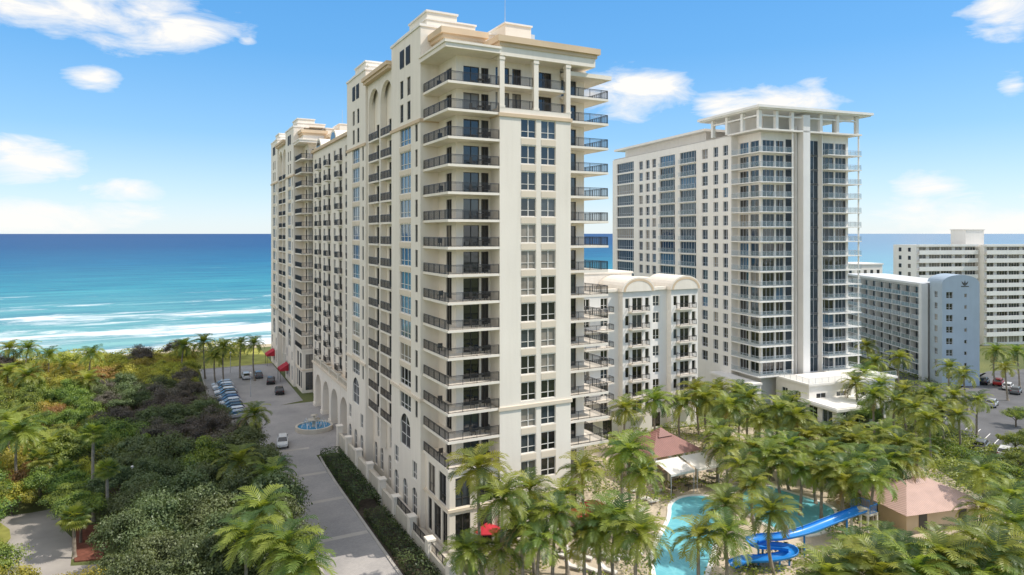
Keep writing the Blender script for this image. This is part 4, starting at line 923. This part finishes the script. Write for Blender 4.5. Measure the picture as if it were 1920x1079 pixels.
# fountain
t=thing('fountain','round blue fountain basin with water jets in front of the hotel entrance','fountain',(25.0,127,0))
b=MB();b.lathe([(3.3,0),(3.3,.8),(2.9,.8),(2.9,.2)],40);link('basin',b.mesh('basin',stone),t)
b=MB();b.poly([(2.92*math.cos(2*PI*i/36),2.92*math.sin(2*PI*i/36),.6) for i in range(36)]);link('water',b.mesh('water',fountw),t)
b=MB();b.lathe([(.5,.5),(.35,.9),(.3,1.5),(1.1,1.8),(1.15,1.9),(.25,1.85),(.2,2.4),(.6,2.6),(.62,2.68),(.02,2.66)],24);link('tier',b.mesh('tier',stone,True),t)
jw=M('jet_water',(.78,.85,.9),.2,.03,3)
for i in range(8):
    a=i*PI/4;j=MB();j.tube([(2.2*math.cos(a),2.2*math.sin(a),.6),(2.0*math.cos(a),2.0*math.sin(a),1.5),(1.7*math.cos(a),1.7*math.sin(a),1.9),(1.4*math.cos(a),1.4*math.sin(a),1.4),(1.2*math.cos(a),1.2*math.sin(a),.6)],[.05,.05,.06,.07,.08],6);link('water_jet',j.mesh('water_jet',jw,True),t)
# ---------------------------------------------------------------- cars
CARM={k:M('car_paint_'+k,c,.25,.03,1,spec=.6) for k,c in dict(white=(.78,.78,.77),silver=(.45,.46,.48),black=(.018,.018,.02),grey=(.16,.17,.18),blue=(.03,.08,.22),red=(.38,.02,.02)).items()}
lampw=M('headlamp_lens',(.7,.72,.75),.1,.02,3,spec=.8);lampr=M('tail_lens',(.35,.01,.01),.2,.02,3,spec=.6)
carglass=glassmat('car_glass',(.01,.012,.015))
def loft(mb,secs,mi=0):
    base=len(mb.v);n=8
    for (x,zl,zh,hw) in secs:
        c=.16
        for (yy,zz) in ((-hw+c,zl),(hw-c,zl),(hw,zl+c),(hw,zh-c),(hw-c*.9,zh),(-hw+c*.9,zh),(-hw,zh-c),(-hw,zl+c)): mb.v.append((x,yy,zz))
    for i in range(len(secs)-1):
        for j in range(n): j2=(j+1)%n; mb.f.append((base+i*n+j,base+(i+1)*n+j,base+(i+1)*n+j2,base+i*n+j2));mb.m.append(mi)
    mb.f.append(tuple(base+j for j in range(n)));mb.m.append(mi);k=base+(len(secs)-1)*n;mb.f.append(tuple(k+j for j in reversed(range(n))));mb.m.append(mi)
cb=MB();loft(cb,[(-2.3,.48,.86,.72),(-2.2,.32,1.0,.86),(-1.5,.3,1.06,.92),(0,.3,1.04,.93),(1.1,.3,1.02,.92),(1.8,.3,.94,.9),(2.2,.34,.82,.82),(2.3,.42,.7,.7)])
gb=MB()
def frust(mb,a0,a1,hw0,z0,b0,b1,hw1,z1):
    A=[(a0,-hw0,z0),(a1,-hw0,z0),(a1,hw0,z0),(a0,hw0,z0)];Bq=[(b0,-hw1,z1),(b1,-hw1,z1),(b1,hw1,z1),(b0,hw1,z1)]
    mb.poly(Bq)
    for i in range(4): j=(i+1)%4; mb.poly([A[i],A[j],Bq[j],Bq[i]])
frust(gb,-2.08,1.2,.82,1.0,-1.7,.3,.66,1.52)
rb=MB();frust(rb,-1.74,.36,.69,1.5,-1.55,.1,.58,1.64)
for (xa,xb) in ((1.22,.33),(-2.1,-1.72),(-.45,-.5)):
    for s in (-1,1): rb.bar((xa,s*.83,1.0),(xb,s*.68,1.52),.09,.06)
wb=MB();wb.tube([(0,-.12,0),(0,.12,0)],[.34,.34],18);rm_=MB();rm_.tube([(0,-.135,0),(0,.135,0)],[.21,.21],14)
wmesh=wb.mesh('wheel',tyre);rimesh=rm_.mesh('rim',rimm);gmesh=gb.mesh('side_glass',carglass)
hm=MB();hm.box(-.08,.05,-.2,.2,-.08,.08);hmesh=hm.mesh('headlight',lampw);tmesh=hm.mesh('taillight',lampr)
bodyM={k:cb.mesh('body',m,False) for k,m in CARM.items()};roofM={k:rb.mesh('car_roof',m) for k,m in CARM.items()}
def car(x,y,rz,col,label,group=None):
    t=thing('parked_car' if group else 'car',label,'car',(x,y,.035),rz,group)
    link('body',bodyM[col],t);link('side_glass',gmesh,t);link('car_roof',roofM[col],t)
    for xx in (-1.4,1.4):
        for yy in (-.82,.82): o=link('wheel',wmesh,t,(xx,yy,.34));link('rim',rimesh,o)
    for yy in (-.6,.6): link('headlight',hmesh,t,(2.2,yy,.72));link('taillight',tmesh,t,(-2.2,yy,.85))
car(*G(530,836),R_(-100),'white','white car driving down the shaded driveway towards the camera')
cols=['silver','white','black','grey','white','blue','silver','black','white','grey','white','silver']
for i in range(12): car(12.9,141.5+i*2.75,R_(180+random.uniform(-3,3)),cols[i],'%s car in the tight row left of the driveway, %s from the fountain end'%(cols[i],nth(i)),'cars parked in a row left of the driveway')
for (px,py,col,lb,rz) in ((461,710,'white','white car parked at the far end of the driveway, left of the grey car',90),(484,708,'grey','grey car parked at the far end of the driveway',90),(508,719,'black','black car parked under the far tower nearer the beach',80),(524,738,'black','black car parked under the far tower beside the red awning',85)):
    x,y=G(px,py);car(x,y,R_(rz),col,lb,'cars parked along the far driveway')
for i,(px,py,col) in enumerate(((1840,842,'grey'),(1885,855,'white'),(1872,722,'red'),(1890,730,'white'),(1905,738,'grey'),(1860,762,'silver'),(1845,720,'black'))):
    x,y=G(px,py);car(x,y,R_(20),col,'%s car in the right-hand car park, %s'%(col,('in front behind the long hedge','in front near the right edge','back row left','back row centre','back row right','alone in the middle lane','at the far corner')[i]),'cars in the right-hand car park')
# ---------------------------------------------------------------- pool structures
x,y=G(1265,905)
t=thing('pool_bar','open pool bar hut with brown-red hipped roof and white awnings','bar',(x,y,0),R_(0))
r=MB();r.hip(-4.6,4.6,-.8,7.0,4.3,6.6);link('roof',r.mesh('roof',roofred),t)
r=MB();r.hip(-1.3,1.3,1.9,4.3,6.1,7.1);link('roof_lantern',r.mesh('roof_lantern',roofred),t)
for xx in (-3.8,-1.3,1.3,3.8):
    for yy in (-.4,6.3): p=MB();p.box(xx-.18,xx+.18,yy-.18,yy+.18,0,4.28);link('post',p.mesh('post',cream),t)
c=MB();c.box(-3.4,3.4,1.2,1.8,0,1.1);c.box(-3.6,3.6,.9,2.0,1.1,1.2);link('counter',c.mesh('counter',stone),t)
c=MB();c.box(-3,3,4.6,5.0,0,3.4);link('back_wall',c.mesh('back_wall',tan),t)
for i in range(2):
    a=MB();x0=-4.4+i*4.6;a.poly([(x0,-.9,4.0),(x0+4.2,-.9,4.0),(x0+4.2,-4.4,3.2),(x0,-4.4,3.2)]);a.poly([(x0,-4.4,3.2),(x0+4.2,-4.4,3.2),(x0+4.2,-4.42,2.9),(x0,-4.42,2.9)])
    o=link('awning',a.mesh('awning',whitefab),t)
    for xx in (x0+.1,x0+4.1):
        p=MB();p.tube([(xx,-4.3,0),(xx,-4.3,3.17)],[.05,.05],6);link('awning_post',p.mesh('awning_post',frame_g),o)
bx,by=x,y
x,y=G(1765,990)
t=thing('pool_house','tan pool house with a broad salmon-pink hipped roof at the right','building',(x,y,0),R_(-12))
w=MB();w.box(-5.4,5.4,-.2,7.6,0,2.6);link('wall',w.mesh('wall',tan),t)
r=MB();r.hip(-6.5,6.5,-1.3,8.6,2.6,4.7);link('roof',r.mesh('roof',roofsal),t)
for xx in (-3,3):
    d=MB();d.box(xx-.6,xx+.6,-.26,-.205,0,2.1);link('door',d.mesh('door',frame_d),t)
c=MB();c.hip(-.9,.9,2.8,4.5,4.35,5.2);link('roof_vent',c.mesh('roof_vent',roofsal),t)
# slide
ctrl=[(1616,960),(1588,970),(1550,985),(1508,1001),(1465,1011),(1430,1013),(1410,1019),(1422,1027),(1452,1029),(1480,1033),(1482,1042),(1462,1049),(1430,1053),(1400,1054),(1374,1064)]
zt=[3.3,3.1,2.8,2.6,2.4,2.2,2.05,1.9,1.75,1.6,1.4,1.2,1.0,.75,.5]
def cat(P,n=6):
    out=[]
    for i in range(len(P)-1):
        p0=P[max(0,i-1)];p1=P[i];p2=P[i+1];p3=P[min(len(P)-1,i+2)]
        for k in range(n):
            t=k/n;out.append(.5*((2*p1)+(p2-p0)*t+(2*p0-5*p1+4*p2-p3)*t*t+(3*p1-p0-3*p2+p3)*t**3))
    out.append(P[-1]);return out
cp=[Vector((*G(a,b,z),z)) for (a,b),z in zip(ctrl,zt)]
path=cat(cp)
t=thing('water_slide','curving bright blue water slide running down to the pool','water slide',(path[-1].x,path[-1].y,0))
o_=Vector((path[-1].x,path[-1].y,0));s=MB();n=9;rad=.66
for i,p in enumerate(path):
    d=(path[min(i+1,len(path)-1)]-path[max(0,i-1)]);d.z=0;d.normalize();sd=Vector((d.y,-d.x,0))
    for (rr) in (rad,rad+.08):
        for j in range(n):
            a=PI*j/(n-1)*1.1-.05*PI; q=p-o_+sd*math.cos(a)*rr-Vector((0,0,1))*math.sin(a)*rr*.6+Vector((0,0,.38));s.v.append(tuple(q))
m=2*n
for i in range(len(path)-1):
    for j in range(n-1):
        s.f.append((i*m+j,i*m+j+1,(i+1)*m+j+1,(i+1)*m+j));s.m.append(0);s.f.append((i*m+n+j+1,i*m+n+j,(i+1)*m+n+j,(i+1)*m+n+j+1));s.m.append(0)
    for j in (0,n-1): s.f.append((i*m+j,i*m+n+j,(i+1)*m+n+j,(i+1)*m+j));s.m.append(0)
link('chute',s.mesh('chute',slidem,True),t)
for i in range(6,len(path)-6,12):
    p=path[i]-o_;q=MB();q.tube([(p.x,p.y,0),(p.x,p.y,p.z-.05)],[.11,.11],8);link('support_post',q.mesh('support_post',slidem),t)
p=path[0]-o_;q=MB();q.box(p.x-.3,p.x+1.5,p.y-1.0,p.y+1.3,3.1,3.3)
for a in (-.2,1.4):
    for b in (-.9,1.2): q.box(p.x+a-.1,p.x+a+.1,p.y+b-.1,p.y+b+.1,0,3.1)
link('platform',q.mesh('platform',stone),t)
q=MB();rail(q,[(p.x+.1,p.y-.95,3.3),(p.x+1.45,p.y-.95,3.3),(p.x+1.45,p.y+1.25,3.3),(p.x-.2,p.y+1.25,3.3)],1.0,.2);link('railing',q.mesh('railing',slidem),t)
# sun loungers
def lounger(x,y,rz,label):
    t=thing('sun_lounger',label,'sun lounger',(x,y,.03),rz,'sun loungers on the pool deck')
    f=MB();f.box(-.32,.32,-1,.4,.26,.32);
    for xx in (-.3,.26):
        for yy in (-.95,.3): f.box(xx,xx+.04,yy,yy+.04,0,.26)
    c=MB();c.box(-.3,.3,-.98,.35,.32,.4);c.bar((0,.36,.37),(0,.98,.82),.6,.08)
    link('frame',f.mesh('frame',frame_g),t);link('cushion',c.mesh('cushion',whitefab),t);return t
L0=None;k=0
for (px,py) in ((1050,1045),(1072,1040),(1095,1050),(1120,1045),(1145,1052),(1168,1048),(1190,1040),(1075,1068),(1105,1072),(1140,1075),(1205,940),(1222,945),(1232,925),(1185,925),(1366,930),(1375,918),(1600,950),(1200,962)):
    x,y=G(px,py);lb='pale cushioned sun lounger on the tan deck, %s in order from the tower side'%nth(k)
    if L0 is None: L0=lounger(x,y,R_(30),lb)
    else: dup(L0,(x,y,.03),R_(30+random.uniform(-8,8)+(60 if py<1000 else 0)),lb)
    k+=1
um=None
for (px,py,lb) in ((912,988,'red sun umbrella at the corner foot of the nearest tower'),(1092,958,'red sun umbrella on the deck between tower and pool'),(1110,945,'red sun umbrella slightly behind another on the deck by the tower')):
    x,y=G(px,py,2.5)
    if um is None:
        um=thing('sun_umbrella',lb,'umbrella',(x,y,.03),0,'red umbrellas')
        c=MB();c.lathe([(1.7,2.2),(1.65,2.3),(.9,2.62),(.02,2.9)],8);link('canopy',c.mesh('canopy',redfab),um)
        p=MB();p.tube([(0,0,0),(0,0,2.95)],[.04,.03],8);link('pole',p.mesh('pole',frame_d),um);p=MB();p.lathe([(.02,0),(.35,0),(.35,.1),(.02,.12)],14);link('base',p.mesh('base',concrete),um)
    else: dup(um,(x,y,.03),random.uniform(0,1),lb)
tb=None
for i,(dx,dy) in enumerate(((-3,-3),(-.5,-3.4),(2.2,-3.1),(4.6,-2.6),(6.2,-.5))):
    lb='small dark bar table under the white awnings, %s from the left'%nth(i)
    if tb is None:
        tb=thing('bar_table',lb,'table',(bx+dx,by+dy,.03),0,'tables at the pool bar')
        p=MB();p.lathe([(.02,.7),(.55,.7),(.55,.75),(.02,.75)],16);link('tabletop',p.mesh('tabletop',frame_d),tb);p=MB();p.tube([(0,0,0),(0,0,.7)],[.05,.05],8);link('pedestal',p.mesh('pedestal',frame_d),tb)
    else: dup(tb,(bx+dx,by+dy,.03),0,lb)
ch=MB();ch.box(-.27,.27,-.27,.27,.38,.46);ch.box(-.27,.27,.22,.28,.46,.95)
for a in (-.24,.2):
    for b in (-.24,.2): ch.box(a,a+.05,b,b+.05,0,.38)
chm=ch.mesh('patio_chair',frame_d);tbm=MB();tbm.lathe([(.02,.68),(.42,.68),(.42,.73),(.02,.73)],14);tbm.tube([(0,0,0),(0,0,.68)],[.05,.04],8);tbm=tbm.mesh('patio_table',frame_d)
for k in range(15):
    z=FL[k]+.005;lv='%s corner balcony from the top'%nth(14-k)
    tag(link('patio_table',tbm,None,(32.4,70.7,z)),'round dark patio table on the %s of the nearest tower'%lv,'table','balcony tables')
    tag(link('patio_chair',chm,None,(31.5,70.75,z),R_(80+random.uniform(-25,25))),'dark patio chair left of the table on the %s'%lv,'chair','balcony chairs')
    tag(link('patio_chair',chm,None,(33.3,70.75,z),R_(-80+random.uniform(-25,25))),'dark patio chair right of the table on the %s'%lv,'chair','balcony chairs')
    if k%2==0: tag(link('patio_chair',chm,None,(29.0,74.5,z),R_(180+random.uniform(-40,40))),'dark patio chair on the drive side of the %s'%lv,'chair','balcony chairs')
for i,(px,py) in enumerate(((248,952),(470,745),(432,700))):
    x,y=G(px,py,0.0)
    t=thing('lamp_post','slim grey lamp post %s'%('standing in the left thicket','by the parked cars','at the far parking end')[i],'lamp post',(x,y,0))
    p=MB();p.tube([(0,0,0),(0,0,5)],[.08,.05],8);link('pole',p.mesh('pole',frame_g),t);p=MB();p.lathe([(.06,5),(.22,5.1),(.22,5.35),(.02,5.5)],10);link('lamp',p.mesh('lamp',white2),t)
# ---------------------------------------------------------------- sky, sun, camera
SUN_AZ=120.0;SUN_EL=51.0
wd=bpy.data.worlds.new('World');scn.world=wd;wd.use_nodes=True;nt=wd.node_tree;nt.nodes.clear();Lk=nt.links
out=nt.nodes.new('ShaderNodeOutputWorld');bg=nt.nodes.new('ShaderNodeBackground');bg.inputs[1].default_value=.15
sky=nt.nodes.new('ShaderNodeTexSky');sky.sky_type='NISHITA';sky.sun_disc=False;sky.sun_elevation=R_(SUN_EL);sky.sun_rotation=R_(SUN_AZ);sky.altitude=0;sky.air_density=1.0;sky.dust_density=.4;sky.ozone_density=1.5
tc=nt.nodes.new('ShaderNodeTexCoord');sp=nt.nodes.new('ShaderNodeSeparateXYZ');Lk.new(tc.outputs['Generated'],sp.inputs[0])
az=mathn(nt,'ARCTAN2',sp.outputs[0],sp.outputs[1]);el=mathn(nt,'ARCSINE',sp.outputs[2])
cv=nt.nodes.new('ShaderNodeCombineXYZ');Lk.new(mathn(nt,'MULTIPLY',az,8.0),cv.inputs[0]);Lk.new(mathn(nt,'MULTIPLY',el,24.0),cv.inputs[1])
nz=nt.nodes.new('ShaderNodeTexNoise');nz.inputs['Scale'].default_value=1.3;nz.inputs['Detail'].default_value=10;nz.inputs['Roughness'].default_value=.6;nz.inputs['Distortion'].default_value=.5;Lk.new(cv.outputs[0],nz.inputs['Vector'])
def ang(px,py):
    v=((px-960)/FPX,1,(HZ-py)/FPX);x=CY*v[0]+SY*v[1];y=-SY*v[0]+CY*v[1];return math.atan2(x,y),math.atan2(v[2],math.hypot(x,y))
tot=None
CL=[]
for (px,py,hw,hh,den) in ((210,30,270,66,1.0),(180,148,58,26,.85),(55,305,110,50,.95),(228,357,84,24,.75),(235,402,84,26,.75),(60,410,150,44,.7),(1180,175,125,56,1.1),(1430,195,150,48,1.0),(1895,15,105,62,1.05),(1740,338,80,32,.8),(1830,425,300,58,.85),(1520,157,46,14,.55),(1895,158,26,24,.4),(462,78,20,10,.6),(100,62,56,16,.5)):
    a0,e0=ang(px,py);a1,_=ang(px+hw,py);_,e1=ang(px,py-hh);CL.append((a0,e0,abs(a1-a0),abs(e1-e0),den))
CL.append((-1.65,.42,1.05,.75,1.6))   # added bright cloud bank, outside the view, fills the shaded left walls with light
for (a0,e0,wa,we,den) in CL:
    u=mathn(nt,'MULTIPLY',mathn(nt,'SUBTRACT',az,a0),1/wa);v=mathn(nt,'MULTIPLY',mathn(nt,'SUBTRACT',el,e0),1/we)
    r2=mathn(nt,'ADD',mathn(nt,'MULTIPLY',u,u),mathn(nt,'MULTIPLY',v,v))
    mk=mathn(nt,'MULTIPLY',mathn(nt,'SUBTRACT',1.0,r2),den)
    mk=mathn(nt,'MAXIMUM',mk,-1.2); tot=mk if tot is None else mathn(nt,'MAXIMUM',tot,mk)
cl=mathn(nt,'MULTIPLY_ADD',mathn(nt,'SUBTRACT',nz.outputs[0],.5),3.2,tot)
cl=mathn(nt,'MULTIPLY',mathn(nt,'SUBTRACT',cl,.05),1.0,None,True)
hs=nt.nodes.new('ShaderNodeHueSaturation');hs.inputs['Saturation'].default_value=1.15;hs.inputs['Value'].default_value=1.7;Lk.new(sky.outputs[0],hs.inputs['Color'])
rp_=nt.nodes.new('ShaderNodeValToRGB');Lk.new(mathn(nt,'MULTIPLY',mathn(nt,'MAXIMUM',el,0.0),1/1.0472,None,True),rp_.inputs[0]);e=rp_.color_ramp.elements
e[0].position=0;e[0].color=(.74,.86,.955,1);e[1].position=1;e[1].color=(.95,.94,.94,1)
for p_,c_ in ((.05,(.52,.74,.955,1)),(.13,(.25,.555,.92,1)),(.24,(.115,.42,.86,1)),(.36,(.08,.36,.81,1)),(.52,(.58,.68,.86,1))): q=e.new(p_);q.color=c_
vs=nt.nodes.new('ShaderNodeVectorMath');vs.operation='SCALE';vs.inputs[3].default_value=1/.15;Lk.new(rp_.outputs[0],vs.inputs[0])
skyc=mixc(nt,.82,hs.outputs[0],vs.outputs[0])
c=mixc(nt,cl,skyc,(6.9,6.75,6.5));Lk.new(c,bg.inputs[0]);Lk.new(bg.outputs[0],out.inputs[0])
sd=Vector((math.sin(R_(SUN_AZ))*math.cos(R_(SUN_EL)),math.cos(R_(SUN_AZ))*math.cos(R_(SUN_EL)),math.sin(R_(SUN_EL))))
sl=bpy.data.lights.new('sun','SUN');sl.energy=4.0;sl.angle=R_(.5);sl.color=(1,.93,.83);so=bpy.data.objects.new('sun',sl);COL.objects.link(so);so.rotation_euler=sd.to_track_quat('Z','Y').to_euler();so.location=(60,0,120)
cd=bpy.data.cameras.new('camera');co=bpy.data.objects.new('camera',cd);COL.objects.link(co);co.location=(0,0,H);co.rotation_euler=(R_(90),0,R_(-YAW));cd.lens=24;cd.sensor_width=36;cd.shift_y=-101.5/1920;cd.clip_start=.5;cd.clip_end=90000
scn.camera=co
scn.view_settings.view_transform='Standard';scn.view_settings.look='None';scn.view_settings.exposure=0
